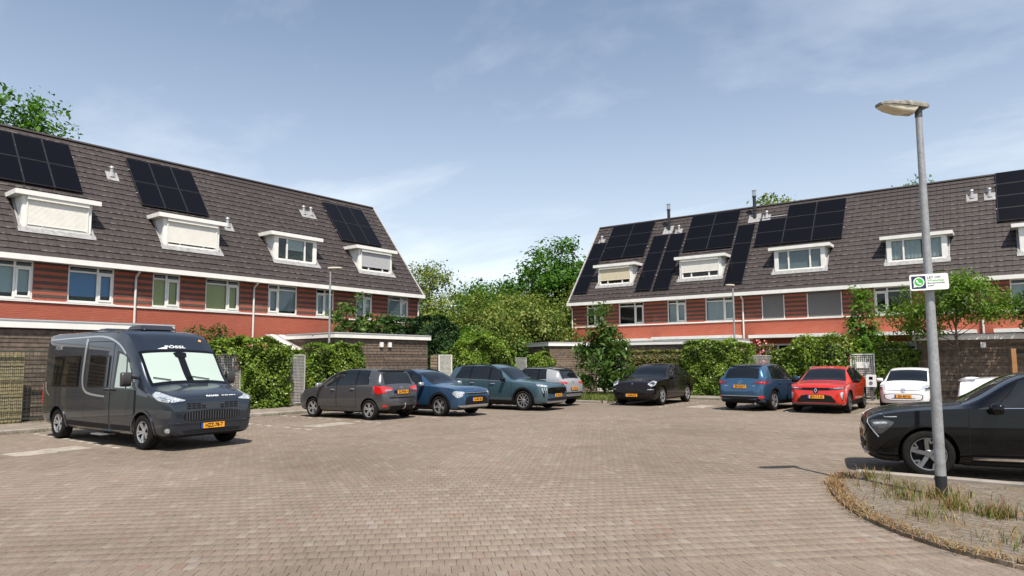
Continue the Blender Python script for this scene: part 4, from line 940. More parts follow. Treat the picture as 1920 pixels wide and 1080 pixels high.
    def rails(s, m, v=7.15, lift=.035):
        for sd in (1, -1):
            pts = []
            for i in range(13):
                q = s.sr+.12+(s.se-s.sr-.2)*i/12; p = s.pt(q, v, sd); k = min(1, i/1.5, (12-i)/1.5); pts.append(p+Vector((0, 0, -.01+lift*min(1, k+.1))))
            MB().tube(pts, .016, 8).build('roof_rail', m, s.root, smooth=True)
    def wiper(s, front=True, y0=.3, y1=-.25):
        for (a, b) in ([(.1, .62), (-.5, .05)] if front else [(-.02, .30)]):
            if front: p0 = s.pt(s.sc+.03, 9-a if a < 1 else 8, 1)
        return
    def bumper_low(s, front, poly, m=CBL, eps=.006): return s.ring('bumper_insert', poly, m, eps, proj='x+' if front else 'x-')

def suv(name, label, loc, rz, L, W, H, wb, FO, r, pm, top, belt, **kw):
    return Car(name, label, 'car', loc, rz, L, W, top, belt, pm=pm, wb=wb, FO=FO, r=r, group='cars parked around the court', **kw)
def pos(x, y, th, q, L, sd_y):
    """place a car from one wheel: world x,y of the outer wheel face at station q, heading th, that wheel being on side sd_y (+1 left)"""
    c, s_ = math.cos(th), math.sin(th); lx, ly = L/2-q, sd_y
    return (x-(c*lx-s_*ly), y-(s_*lx+c*ly), 0.016)
def sym(p): return p+[(-y, z) for y, z in p[::-1]]

# --- grey people carrier, rear to the camera
th = R(184); c = suv('parked_car', 'grey compact people carrier with towbar, rear towards the court', pos(-16.80, 14.22, th, .86+2.615, 4.10, .875), th, 4.10, 1.765, 1.60, 2.615, .86, .315, paint('grey', (0.090, 0.090, 0.096), .6, .35),
    [(0, .60), (.03, .72), (.10, .82), (.25, .90), (.6, .99), (.92, 1.09), (1.9, 1.53), (2.5, 1.60), (3.2, 1.585), (3.72, 1.50), (3.95, 1.08), (4.04, .98), (4.1, .72)], [(0, .9), (1.0, .99), (4.1, 1.12)], sc=.92, sr=1.9, se=3.72, sw=3.95, wroof=.71)
c.glass([(1.22, 1.98, 1.72, 2.0), (2.06, 2.86, 2.08, 2.84), (2.94, 3.42, 2.92, 3.30)]); c.doors([(1.12, 2.02), (2.02, 2.92)], handles=SIL); c.mirrors(1.30, 1.03, SIL); c.wheels('twin', 5, SIL, .205)
c.plate(False, .86, '52-PNS-9'); c.badge(False, .985, 'oval', .045, m=CHR)
for sd in (1, -1):
    c.ring('tail_lamp', [(3.62, .85, 1.06), (3.95, .72, 1.04), (4.06, .40, .98), (4.06, .46, .90), (3.95, .78, .82), (3.78, .86, .80)], TLM, .012, proj='n', sd=sd)
    c.ring('reversing_lamp', [(3.98, .68, .945), (4.07, .44, .93), (4.07, .46, .90), (3.99, .70, .895)], CHR, .017, proj='n', sd=sd)
    c.ring('rear_reflector', [(4.03, .80, .47), (4.07, .62, .46), (4.07, .62, .39), (4.02, .80, .40)], TLM, .010, proj='n', sd=sd)
    c.ring('headlamp', [(.12, .55, .78), (.45, .80, .90), (.30, .82, .76), (.12, .70, .68)], HLM, .01, proj='n', sd=sd)
c.ring('tailgate_recess', sym([(0.34, .92), (.36, .80)]), CBL, .004, proj='x-')
c.ring('bumper_insert', sym([(.62, .44), (.50, .30)]), CBL, .006, proj='x-')
c.ring('tailgate_gap', sym([(.60, .70), (.56, .66)]), CBL, .003, proj='x-')
MB().tube([(-2.0, 0, .34), (-2.10, 0, .34), (-2.17, 0, .40), (-2.17, 0, .47)], .018, 10).lathe([(.001, .455), (.028, .47), (.03, .485), (.02, .51), (.001, .515)], 12, 'z', (-2.17, 0, 0)).build('towbar', CHR, c.root, smooth=True)
c.ring('rear_spoiler', sym([(.56, 1.525), (.5, 1.475)]), CBL, .03, proj='x-')

# --- blue crossover facing the court
th = R(2.5); c = suv('parked_car', 'blue crossover with black wheel arches, between the grey people carrier and the long teal SUV', pos(-16.02, 16.55, th, .90, 4.42, -.90), th, 4.42, 1.825, 1.545, 2.72, .90, .335, paint('blue', (0.030, 0.085, 0.17), .55, .3),
    [(0, .58), (.03, .76), (.10, .88), (.3, .96), (.8, 1.02), (1.25, 1.07), (2.08, 1.46), (2.65, 1.545), (3.3, 1.52), (3.95, 1.42), (4.26, 1.05), (4.35, .95), (4.42, .7)], [(0, .92), (1.2, .98), (4.4, 1.10)], sc=1.25, sr=2.08, se=3.95, sw=4.26)
c.glass([(1.55, 2.25, 1.95, 2.27), (2.35, 3.1, 2.37, 3.08), (3.18, 3.6, 3.16, 3.45)], chrome=SIL); c.doors([(1.30, 2.30), (2.30, 3.22)]); c.mirrors(1.62, 1.02, SIL); c.wheels('five', 5, SIL, .215); c.arch(CBL, .075); c.sills(CBL, 1.2, 2.7); c.rails(CBL)
c.ring('grille', sym([(.62, .79), (.60, .73)]), CGB, .010, proj='x+'); c.ring('lower_grille', sym([(.50, .66), (.62, .42), (.5, .36)]), CBL, .010, proj='x+')
c.ring('skid_plate', sym([(.80, .38), (.72, .31)]), SIL, .018, proj='x+'); c.plate(True, .55, 'G-407-SB'); c.badge(True, .87, txt='KIA', sz=.035)
c.ring('grille_bar', sym([(.60, .775), (.60, .762)]), SIL, .016, proj='x+')
for sd in (1, -1):
    c.ring('headlamp', [(.06, .55, .80), (.30, .84, .84), (.34, .87, .74), (.20, .80, .60), (.10, .66, .66)], HLM, .012, proj='n', sd=sd)
    c.ring('tail_lamp', [(4.05, .84, 1.02), (4.25, .76, 1.02), (4.38, .62, .70), (4.3, .80, .68)], TLM, .01, proj='n', sd=sd)

# --- long teal-blue SUV facing the court
th = R(3.0); c = suv('parked_car', 'long teal-blue SUV with black roof bar, next to the silver crossover', pos(-15.42, 20.35, th, .95, 4.79, -.94), th, 4.79, 1.895, 1.69, 2.90, .95, .365, paint('teal', (0.075, 0.135, 0.165), .6, .3),
    [(0, .62), (.03, .84), (.1, .95), (.3, 1.02), (.9, 1.09), (1.42, 1.13), (2.25, 1.58), (2.8, 1.69), (3.7, 1.68), (4.42, 1.60), (4.66, 1.15), (4.73, 1.05), (4.79, .75)], [(0, .98), (1.4, 1.05), (4.79, 1.16)], sc=1.42, sr=2.25, se=4.42, sw=4.66)
c.glass([(1.72, 2.45, 2.12, 2.47), (2.56, 3.42, 2.58, 3.40), (3.5, 4.18, 3.48, 3.98)], chrome=SIL); c.doors([(1.45, 2.50), (2.50, 3.50)], handles=SIL); c.mirrors(1.80, 1.10, CGB); c.wheels('x', 5, SIL, .225, CBL); c.arch(CBL, .07); c.sills(CBL, 1.2, 2.6); c.rails(CGB)
c.ring('grille', sym([(.66, .83), (.74, .70), (.55, .60)]), CGB, .010, proj='x+'); c.ring('lower_grille', sym([(.70, .45), (.6, .36)]), CBL, .010, proj='x+'); c.ring('skid_plate', sym([(.72, .33), (.6, .28)]), SIL, .016, proj='x+'); c.plate(True, .55, 'Z-738-XF'); c.badge(True, .75, 'shield', .07, m=mat('dark_chrome', (.12, .12, .12), .2, 1))
for sd in (1, -1):
    c.ring('headlamp', [(.06, .58, .90), (.40, .86, .97), (.36, .88, .90), (.10, .70, .84)], HLM, .012, proj='n', sd=sd)
    for k in range(3): c.ring('daylight_claw', [(.10+.05*k, .66+.06*k, .82), (.12+.05*k, .68+.06*k, .82), (.10+.04*k, .64+.06*k, .64), (.09+.04*k, .62+.06*k, .64)], CHR, .014, proj='n', sd=sd, n=3, chaikin=0)
    c.ring('air_intake', [(.10, .76, .72), (.16, .83, .70), (.14, .80, .50), (.10, .76, .46)], CBL, .010, proj='n', sd=sd)
    c.ring('tail_lamp', [(4.40, .88, 1.10), (4.68, .76, 1.08), (4.74, .60, .98), (4.55, .86, .96)], CGB, .01, proj='n', sd=sd)

# --- silver crossover, rear to the court
th = R(182); c = suv('parked_car', 'silver-white crossover with slim red tail lamps, rear beside the small leafy tree', pos(-15.55, 24.60, th, 4.0, 4.18, -.86), th, 4.18, 1.80, 1.57, 2.60, .87, .335, paint('silver', (0.42, 0.42, 0.43), .5, .3),
    [(0, .58), (.03, .75), (.1, .88), (.3, .96), (.8, 1.02), (1.2, 1.06), (1.95, 1.47), (2.4, 1.57), (3.1, 1.55), (3.76, 1.44), (4.02, 1.08), (4.11, .98), (4.18, .7)], [(0, .95), (1.2, .98), (4.1, 1.12)], sc=1.2, sr=1.95, se=3.76, sw=4.02)
c.glass([(1.5, 2.1, 1.85, 2.12), (2.2, 2.95, 2.22, 2.92), (3.02, 3.35, 3.0, 3.25)]); c.doors([(1.25, 2.15), (2.15, 3.02)]); c.mirrors(1.55, 1.02); c.wheels('five', 5, SIL, .215); c.arch(CBL, .075); c.sills(CBL, 1.2, 2.7); c.rails(CBL)
c.plate(False, .70, 'K-722-KJ'); c.badge(False, .96, 'oval', .045); c.ring('bumper_insert', sym([(.80, .56), (.74, .36), (.6, .30)]), CBL, .010, proj='x-'); c.ring('skid_plate', sym([(.62, .50), (.66, .40)]), SIL, .018, proj='x-'); c.ring('rear_spoiler', sym([(.58, 1.46), (.52, 1.40)]), CBL, .03, proj='x-')
for sd in (1, -1):
    c.ring('tail_lamp', [(3.80, .86, .98), (4.04, .72, .99), (4.12, .42, .96), (4.12, .48, .90), (4.0, .80, .88)], TLM, .012, proj='n', sd=sd)
    c.ring('fog_lamp', [(3.98, .84, .66), (4.08, .74, .66), (4.08, .74, .56), (3.98, .84, .56)], CBL, .014, proj='n', sd=sd); c.ring('headlamp', [(.06, .55, .72), (.3, .82, .78), (.3, .84, .66), (.06, .6, .6)], HLM, .01, proj='n', sd=sd)

# --- dark brown-black large SUV facing the camera
th = R(-86); c = suv('parked_car', 'black-brown sporty SUV with silver wheels parked before the tall clipped hedge', pos(-12.50, 26.0, th, .96, 4.93, .98), th, 4.93, 1.98, 1.69, 2.895, .96, .375, paint('brownblack', (0.014, 0.010, 0.010), .5, .25),
    [(0, .58), (.04, .74), (.14, .88), (.4, 1.0), (.9, 1.08), (1.45, 1.13), (2.3, 1.58), (2.9, 1.69), (3.5, 1.66), (4.25, 1.46), (4.66, 1.12), (4.85, 1.0), (4.93, .75)], [(0, .96), (1.4, 1.04), (4.9, 1.12)], sc=1.45, sr=2.3, se=4.25, sw=4.66, wroof=.67)
c.glass([(1.78, 2.55, 2.2, 2.57), (2.65, 3.5, 2.67, 3.48), (3.58, 4.0, 3.56, 3.85)]); c.doors([(1.5, 2.6), (2.6, 3.55)]); c.mirrors(1.85, 1.08); c.wheels('y', 5, SIL, .26); c.sills(CBL, 1.2, 2.2)
c.ring('lower_grille', sym([(.50, .70), (.54, .48)]), CBL, .010, proj='x+'); c.plate(True, .42, 'H-602-KZ'); c.badge(True, .86, 'shield', .04); c.ring('splitter', sym([(.78, .34), (.7, .29)]), CBL, .01, proj='x+')
for sd in (1, -1):
    c.ring('headlamp', [(.20, .58, .86), (.52, .70, .99), (.58, .82, .96), (.34, .86, .82), (.18, .76, .76)], HLM, .012, proj='n', sd=sd)
    c.ring('lamp_bezel', [(.26, .64, .88), (.46, .70, .95), (.44, .80, .90), (.26, .78, .82)], HLD, .015, proj='n', sd=sd)
    c.ring('side_intake', [(.10, .60, .68), (.24, .86, .68), (.26, .86, .48), (.08, .62, .50)], CBL, .010, proj='n', sd=sd); c.ring('light_bar', [(.10, .62, .665), (.24, .86, .665), (.24, .86, .635), (.10, .62, .635)], SIL, .016, proj='n', sd=sd)
    c.ring('tail_lamp', [(4.5, .88, 1.0), (4.8, .7, .98), (4.88, .2, .95), (4.88, .2, .91), (4.6, .88, .90)], TLM, .01, proj='n', sd=sd)

# --- blue SUV, rear to the camera
th = R(84); c = suv('parked_car', 'metallic blue SUV seen from behind, left of the red crossover', pos(-7.86, 25.42, th, .93+2.70, 4.55, -.91), th, 4.55, 1.84, 1.675, 2.70, .93, .355, paint('steelblue', (0.040, 0.105, 0.19), .6, .3),
    [(0, .6), (.03, .8), (.1, .92), (.3, 1.0), (.9, 1.07), (1.45, 1.1), (2.25, 1.56), (2.8, 1.675), (3.5, 1.65), (4.08, 1.54), (4.38, 1.13), (4.48, 1.04), (4.55, .75)], [(0, .96), (1.4, 1.02), (4.5, 1.14)], sc=1.45, sr=2.25, se=4.08, sw=4.38)
c.glass([(1.75, 2.45, 2.15, 2.47), (2.55, 3.3, 2.57, 3.28), (3.38, 3.75, 3.36, 3.62)], chrome=SIL); c.doors([(1.5, 2.5), (2.5, 3.4)]); c.mirrors(1.8, 1.08); c.wheels('twin', 5, SIL, .225); c.arch(CBL, .06); c.sills(CBL, 1.2, 2.6)
c.plate(False, .86, 'ZN-210-T'); c.badge(False, 1.01, 'wing', .062); c.ring('bumper_insert', sym([(.80, .52), (.72, .34), (.5, .28)]), CBL, .008, proj='x-'); c.ring('bumper_trim', sym([(.74, .535), (.74, .515)]), SIL, .014, proj='x-'); c.ring('rear_spoiler', sym([(.56, 1.575), (.52, 1.535)]), s_pm if False else CBL, .03, proj='x-')
c.badge(False, .88, txt='CX-5', sz=.022, y=-.52); c.badge(False, .88, txt='SKYACTIV', sz=.016, y=.52)
for sd in (1, -1):
    c.ring('tail_lamp', [(4.10, .88, 1.06), (4.40, .72, 1.05), (4.49, .46, 1.0), (4.46, .62, .96), (4.25, .86, .94)], TLD, .012, proj='n', sd=sd); c.ring('lamp_element', [(4.30, .82, 1.02), (4.42, .68, 1.01), (4.44, .66, .975), (4.32, .82, .97)], TLM, .016, proj='n', sd=sd)
    c.ring('rear_reflector', [(4.40, .86, .53), (4.50, .66, .53), (4.50, .64, .44), (4.42, .86, .44)], TLM, .016, proj='n', sd=sd); c.ring('headlamp', [(.06, .6, .82), (.35, .86, .86), (.3, .86, .78), (.06, .62, .74)], HLM, .01, proj='n', sd=sd)
    MB().tube([(-2.20, .58*sd, .27), (-2.29, .58*sd, .265)], .038, 12).build('exhaust', CHR, c.root, smooth=True)

# --- red crossover facing the camera
th = R(-88); c = suv('parked_car', 'bright red crossover facing the court beside the white charging post', pos(-5.42, 25.62, th, .86, 4.47, .92), th, 4.47, 1.864, 1.57, 2.785, .86, .355, paint('red', (0.56, 0.020, 0.008), .1, .3),
    [(0, .6), (.03, .80), (.09, .91), (.3, .98), (.8, 1.04), (1.15, 1.08), (1.98, 1.49), (2.5, 1.57), (3.3, 1.54), (3.95, 1.42), (4.28, 1.08), (4.4, .98), (4.47, .7)], [(0, .95), (1.15, 1.0), (4.4, 1.13)], sc=1.15, sr=1.98, se=3.95, sw=4.28, wroof=.68)
c.glass([(1.48, 2.2, 1.88, 2.22), (2.3, 3.05, 2.32, 3.03), (3.12, 3.55, 3.1, 3.42)]); c.doors([(1.2, 2.25), (2.25, 3.2)]); c.mirrors(1.55, 1.03, CGB); c.wheels('blade', 5, mat('dark_alloy', (.16, .16, .165), .35, .7), .225); c.arch(CBL, .035); c.sills(CBL, 1.2, 2.9); c.rails(SIL)
c.ring('lamp_band', sym([(.62, .855), (.66, .80), (.3, .765)]), CGB, .008, proj='x+'); c.ring('emblem_disc', [(.085*math.cos(a), .76+.10*math.sin(a)) for a in [2*math.pi*k/14 for k in range(14)]], CGB, .014, proj='x+', chaikin=0); c.badge(True, .76, 'diamond', .085, lift=.018)
c.ring('lower_grille', sym([(.44, .62), (.62, .42), (.60, .36)]), CBL, .010, proj='x+'); c.plate(True, .55, 'JKV-11-G'); c.ring('splitter', sym([(.80, .34), (.74, .29)]), mat('grey_splitter', (.10, .10, .105), .4), .012, proj='x+'); c.ring('splitter_line', sym([(.70, .362), (.66, .345)]), c.pm, .016, proj='x+')
for sd in (1, -1):
    c.ring('headlamp', [(.05, .42, .845), (.30, .84, .89), (.30, .86, .84), (.08, .62, .79), (.05, .44, .80)], HLD, .013, proj='n', sd=sd); c.ring('daylight_strip', [(.10, .52, .845), (.24, .80, .865), (.24, .80, .845), (.10, .52, .825)], HLM, .017, proj='n', sd=sd, n=3)
    c.ring('daylight_bracket', [(.12, .72, .70), (.18, .80, .72), (.15, .80, .60), (.12, .78, .46), (.12, .74, .52), (.11, .70, .62)], HLM, .014, proj='n', sd=sd, n=4)
    c.ring('side_slot', [(.12, .80, .60), (.15, .83, .60), (.13, .80, .42), (.12, .77, .42)], CBL, .010, proj='n', sd=sd, n=3); c.ring('tail_lamp', [(4.1, .86, 1.03), (4.36, .66, 1.02), (4.38, .6, .96), (4.15, .86, .92)], TLM, .01, proj='n', sd=sd)

# --- small white city car facing the camera
th = R(-90); c = suv('parked_car', 'small white city car facing the court, partly behind the lamp post', (-4.08, 27.2+1.8, .016), th, 3.60, 1.645, 1.50, 2.42, .61, .295, paint('white', (0.72, 0.72, 0.72), 0, .35),
    [(0, .56), (.03, .74), (.1, .86), (.25, .92), (.5, .97), (.78, 1.03), (1.5, 1.42), (2.0, 1.5), (2.8, 1.47), (3.28, 1.38), (3.48, 1.05), (3.55, .95), (3.6, .7)], [(0, .9), (.8, .96), (3.6, 1.05)], sc=.78, sr=1.5, se=3.28, sw=3.48, wroof=.74)
c.glass([(1.1, 1.75, 1.42, 1.77), (1.85, 2.75, 1.87, 2.6)]); c.doors([(.85, 1.85)]); c.mirrors(1.12, 1.02); c.wheels('five', 5, SIL, .18)
c.ring('grille', sym([(.60, .60), (.58, .42), (.4, .37)]), CBL, .008, proj='x+'); c.ring('grille_panel', sym([(.575, .58), (.55, .43), (.39, .388)]), c.pm, .013, proj='x+'); c.plate(True, .515, 'ZK-457-K'); c.ring('lower_vent', sym([(.36, .455), (.36, .435)]), CBL, .017, proj='x+'); c.badge(True, .725, 'ring', .072); c.ring('chrome_strip', sym([(.52, .735), (.52, .722)]), SIL, .008, proj='x+')
for sd in (1, -1):
    c.ring('headlamp', [(.10, .48, .74), (.18, .52, .86), (.36, .74, .90), (.38, .80, .82), (.20, .76, .72), (.12, .64, .70)], HLM, .010, proj='n', sd=sd); c.ring('lamp_bezel', [(.16, .54, .80), (.32, .74, .84), (.30, .76, .78), (.16, .62, .74)], HLD, .014, proj='n', sd=sd)

# --- white hatchback behind the black SUV, rear to the court
th = R(0); c = suv('parked_car', 'white hatchback mostly hidden behind the black SUV, only its rear roof showing', (-1.50+2.05, 16.25, .016), th, 4.10, 1.76, 1.47, 2.55, .85, .31, paint('white', (0.72, 0.72, 0.72), 0, .35),
    [(0, .56), (.03, .72), (.1, .82), (.3, .90), (.8, .96), (1.1, 1.0), (1.9, 1.39), (2.4, 1.47), (3.1, 1.45), (3.98, 1.36), (4.05, 1.0), (4.08, .9), (4.1, .7)], [(0, .88), (1.1, .93), (4.1, 1.04)], sc=1.1, sr=1.9, se=3.98, sw=4.05)
c.glass([(1.4, 2.1, 1.8, 2.12), (2.2, 3.0, 2.22, 2.95)]); c.doors([(1.15, 2.15)]); c.mirrors(1.45, .98); c.wheels('five', 5, SIL, .2)
c.ring('rear_spoiler', sym([(.60, 1.37), (.58, 1.34)]), c.pm, .05, proj='x-'); 
for sd in (1, -1): c.ring('tail_lamp', [(3.9, .86, 1.0), (4.06, .72, .98), (4.08, .68, .74), (3.95, .86, .72)], TLM, .012, proj='n', sd=sd)

# --- black SUV in the right foreground
th = R(194); c = suv('parked_car', 'black SUV in the right foreground behind the lamp post, nose to the left', pos(-1.56, 12.06, th, .87, 4.515, .925), th, 4.515, 1.865, 1.65, 2.68, .87, .365, paint('black', (0.002, 0.0023, 0.0032), 0, .3),
    [(0, .64), (.03, .84), (.1, .94), (.3, 1.02), (.8, 1.10), (1.35, 1.15), (2.25, 1.60), (2.8, 1.69), (3.5, 1.66), (4.05, 1.54), (4.34, 1.14), (4.45, 1.04), (4.515, .78)], [(0, .96), (.9, 1.04), (1.4, 1.07), (4.5, 1.15)], sc=1.35, sr=2.25, se=4.05, sw=4.34, wroof=.68)
c.glass([(1.78, 2.45, 2.14, 2.47), (2.55, 3.3, 2.57, 3.28), (3.38, 3.75, 3.36, 3.6)], chrome=CHR); c.doors([(1.42, 2.5), (2.5, 3.42)]); c.mirrors(1.80, 1.06, CGB, (.12, .13, .085)); c.wheels('blade', 5, mat('machined_alloy', (.22, .22, .225), .35, .8), .235, CBL); c.arch(CGB, .055); c.sills(CBL, 1.2, 2.2)
for sd in (1, -1):
    c.sv('chrome_strip', 1.45, 3.2, 2.35, 2.52, CHR, .018, 14, 2, sd, thick=.01)
    c.ring('headlamp', [(.10, .70, .86), (.30, .86, .88), (.42, .90, .84), (.30, .87, .70), (.22, .84, .64), (.12, .74, .72)], HLD, .010, proj='n', sd=sd)
    for a, b in (((.06, .64, .885), (.46, .905, .93)), ((.06, .64, .885), (.20, .825, .60))):
        pts = [Vector(a).lerp(Vector(b), i/8) for i in range(9)]; P = []
        for p in pts: lo, no, _, _ = c.bvh.find_nearest(Vector((c.L/2-p.x, p.y*sd, p.z))); P.append(lo+no*.006)
        MB().tube(P, .010, 6).build('daylight_strip', SIL, c.root, smooth=True)
    c.ring('lamp_element', [(.16, .76, .83), (.30, .86, .85), (.34, .875, .82), (.18, .79, .79)], HLM, .014, proj='n', sd=sd, n=4)
    c.ring('tail_lamp', [(4.1, .86, 1.03), (4.4, .66, 1.02), (4.42, .6, .96), (4.15, .86, .92)], TLM, .01, proj='n', sd=sd)
c.root.scale = (.965, .965, .965)
c.ring('grille', sym([(.62, .82), (.68, .66), (.5, .56)]), CGB, .012, proj='x+'); c.ring('lower_grille', sym([(.66, .52), (.55, .40)]), CBL, .012, proj='x+'); c.ring('skid_plate', sym([(.74, .36), (.62, .31)]), SIL, .02, proj='x+'); c.plate(True, .60, 'R-894-BT')

# --- camper van
th = R(2.65); VL, VW = 5.998, 2.05
VP = paint('van', (0.026, 0.033, 0.046), .55, .3)
c = Car('camper_van', 'dark grey high-roof camper van with white windscreen shades, facing the court', 'van', pos(-14.95, 6.62, th, .95, VL, -1.01), th, VL, VW,
    [(0, .84), (.015, .97), (.05, 1.06), (.14, 1.12), (.42, 1.22), (.84, 1.35), (1.48, 2.07), (1.58, 2.16), (1.95, 2.46), (2.35, 2.55), (3.2, 2.57), (5.6, 2.55), (5.90, 2.50), (5.97, 2.35), (5.998, 2.0)],
    [(0, 1.02), (.5, 1.12), (.9, 1.2), (1.6, 1.24), (6, 1.24)], .84, 1.48, 5.9, 5.97, 4.035, .95, .362, VP, zb=.26, crown=.06, cut_w=.4,
    zbk=[(0, .33), (.08, .28), (.3, .26), (3, .25), (5.4, .28), (5.85, .33), (6, .46)], width=[(0, .80), (.02, .865), (.06, .905), (.2, .95), (.5, .972), (.95, .985), (1.6, 1.0), (5.2, 1.0), (5.8, .985), (5.95, .955), (5.998, .90)],
    wTk=[(0, .66), (.05, .76), (.4, .82), (.84, .865), (1.48, .865), (2.0, .845), (2.5, .865), (5.6, .87), (5.9, .85), (5.998, .78)], wBf=.993)
SHADE = mat('sun_shade', (0.36, 0.43, 0.39), 0.15, spec=0.4)
VGL = mat('van_glass', (0.003, 0.0035, 0.004), 0.04, spec=.45)
rows = []
for j in range(13):
    q = c.sc+.0+(c.sr-c.sc+.02)*j/12; P = [c.pt(q, 7.06+(9-7.06)*i/10) for i in range(11)]; rows.append(P+[Vector((p.x, -p.y, p.z)) for p in P[-2::-1]])
ws = c.grid('windscreen', rows, CGB, .005, thick=.003)
for sd in (1, -1):
    rows = []
    for j in range(9):
        q = c.sc+.085+(c.sr-c.sc-.125)*j/8; rows.append([c.pt(q, 7.26+(8.82-7.26)*i/10, sd) for i in range(11)])
    c.grid('sun_shade', rows, SHADE, .009, ws, .003)
c.ring('mirror_mount', [(-.16, 2.02), (.16, 2.02), (.12, 1.90), (-.12, 1.90)], CGB, .014, ws, proj='x+')
MB().tube([c.pt(.93, 8.2, -1)+Vector((.02, 0, .03)), c.pt(1.02, 7.35, -1)+Vector((.02, 0, .03))], .012, 6).tube([c.pt(.93, 8.2, 1)+Vector((.02, 0, .03)), c.pt(1.0, 8.98, 1)+Vector((.02, 0, .03))], .012, 6).build('wiper', CBL, c.root)
# cab door with its glass, sliding door, side windows
for sd in (1, -1):
    c.sv('cab_window_surround', 1.20, 2.26, 5.02, 6.35, CGB, .0035, 16, 8, sd, q0b=1.66, q1b=2.22)
    c.sv('cab_window', 1.70, 2.16, 5.08, 6.28, SHADE, .007, 8, 8, sd, q0b=1.80, q1b=2.12); c.sv('quarter_window', 1.34, 1.62, 5.08, 6.20, SHADE, .007, 6, 8, sd, q0b=1.66, q1b=1.72)
    c.sv('door_gap', 1.22, 2.34, 1.6, 4.96, CBL, .002, 14, 10, sd, thick=0); d = c.sv('door', 1.30, 2.325, 1.65, 4.95, VP, .004, 14, 10, sd, thick=0)
    c.sv('door_gap', 2.36, 3.62, 1.6, 7.0, CBL, .002, 16, 14, sd, thick=0); d2 = c.sv('sliding_door', 2.375, 3.605, 1.65, 6.97, VP, .004, 16, 14, sd, thick=0)
    for a, b, nm in ((2.50, 3.42, 'side_window'), (3.98, 5.30, 'side_window')):
        c.sv('window_frame', a-.05, b+.05, 5.04, 6.18, CGB, .008, 14, 8, sd); c.sv(nm, a, b, 5.10, 6.12, VGL, .022, 14, 8, sd, thick=.01)
    for q, dd in ((2.24, d), (2.50, d2)):
        lo, no, _, _ = c.bvh.find_nearest(c.pt(q, 4.86, sd)); MB().tube([lo+no*.01+Vector((.10, 0, 0)), lo+no*.04+Vector((.06, 0, 0)), lo+no*.04+Vector((-.06, 0, 0)), lo+no*.01+Vector((-.10, 0, 0))], .016, 8).build('handle', CBL, dd, smooth=True)
    # silver decor stripes
    def stripe(name, pts, w0, w1, m=SIL):
        n = 22; P = [Vector((*p, 0)) for p in pts]; cur = []
        for i in range(n+1):
            t = i/n*(len(P)-1); k = min(int(t), len(P)-2); f = t-k
            p0, p1, p2, p3 = P[max(k-1, 0)], P[k], P[k+1], P[min(k+2, len(P)-1)]
            cur.append(.5*((2*p1)+(p2-p0)*f+(2*p0-5*p1+4*p2-p3)*f*f+(3*p1-p0-3*p2+p3)*f**3))
        rows = [[], []]
        for i, p in enumerate(cur):
            d_ = (cur[min(i+1, n)]-cur[max(i-1, 0)]).normalized(); nn = Vector((-d_.y, d_.x, 0)); wd = w0+(w1-w0)*i/n
            for r_, g in ((0, .5), (1, -.5)):
                qq = p+nn*wd*g; lo, no, _, _ = c.bvh.ray_cast(Vector((c.L/2-qq.x, 3*sd, qq.y)), Vector((0, -sd, 0))); rows[r_].append(lo)
        c.grid(name, rows, m, .007, thick=0)
    stripe('silver_stripe', [(3.70, 2.36), (3.74, 1.9), (3.74, 1.45), (3.62, 1.20), (3.30, 1.10), (2.60, 1.06)], .11, .035)
    stripe('silver_stripe', [(5.72, 1.34), (5.66, 1.14), (5.45, 1.02)], .10, .02)
    stripe('roof_stripe', [(5.75, 2.38), (4.2, 2.40), (3.0, 2.40), (2.3, 2.26), (1.85, 2.0)], .025, .05)
    c.sv('rub_strip', 1.42, 2.3, 2.3, 2.75, CBL, .012, 10, 3, sd, thick=.01); c.sv('rub_strip', 2.42, 4.45, 2.3, 2.75, CBL, .012, 12, 3, sd, thick=.01)
    tm = text_mesh('PÖSSL', .13, extrude=.001, shear=.25, bold=.003); tm.materials.append(SIL); lo, no, _, _ = c.bvh.ray_cast(Vector((c.L/2-5.2, 3*sd, 2.17)), Vector((0, -sd, 0)))
    o = new_obj('lettering', tm, c.root); zax = no; xax = Vector((0, 0, 1)).cross(zax).normalized(); yax = zax.cross(xax); M_ = Matrix((xax, yax, zax)).transposed().to_4x4(); M_.translation = lo+no*.008; o.matrix_local = M_
    # headlamp, fog lamp, bumper corner
    c.ring('headlamp', [(.10, .50, 1.015), (.22, .70, 1.08), (.55, .93, 1.20), (.62, .97, 1.14), (.40, .96, 1.02), (.16, .80, .98)], HLM, .012, proj='n', sd=sd)
    c.ring('lamp_bezel', [(.20, .74, 1.03), (.46, .92, 1.10), (.42, .94, 1.06), (.2, .80, 1.0)], CHR, .015, proj='n', sd=sd, n=4)
    c.ring('bumper_panel', [(.14, .78, .82), (.40, .98, .84), (.40, .98, .66), (.14, .80, .66)], mat('grey_plastic', (.035, .037, .04), .5), .008, proj='n', sd=sd)
    c.ring('fog_lamp', [(.18+.03*math.cos(a), .84+.045*math.cos(a), .42+.05*math.sin(a)) for a in [2*math.pi*k/10 for k in range(10)]], HLM, .014, proj='n', sd=sd, chaikin=0, n=4)
    c.ring('tail_lamp', [(5.93, .99, 1.3), (5.985, .9, 1.3), (5.985, .9, .8), (5.93, .99, .8)], TLM, .01, proj='n', sd=sd)
    # tall double mirror
    lo, no, _, _ = c.bvh.ray_cast(Vector((c.L/2-1.26, 3*sd, 1.36)), Vector((0, -sd, 0)))
    mo = MB(); x0 = lo.x; y0 = lo.y+sd*.10; y1 = lo.y+sd*.31
    prof = [(-.04, 1.30), (.04, 1.30), (.08, 1.37), (.08, 1.53), (.04, 1.60), (-.04, 1.60)]
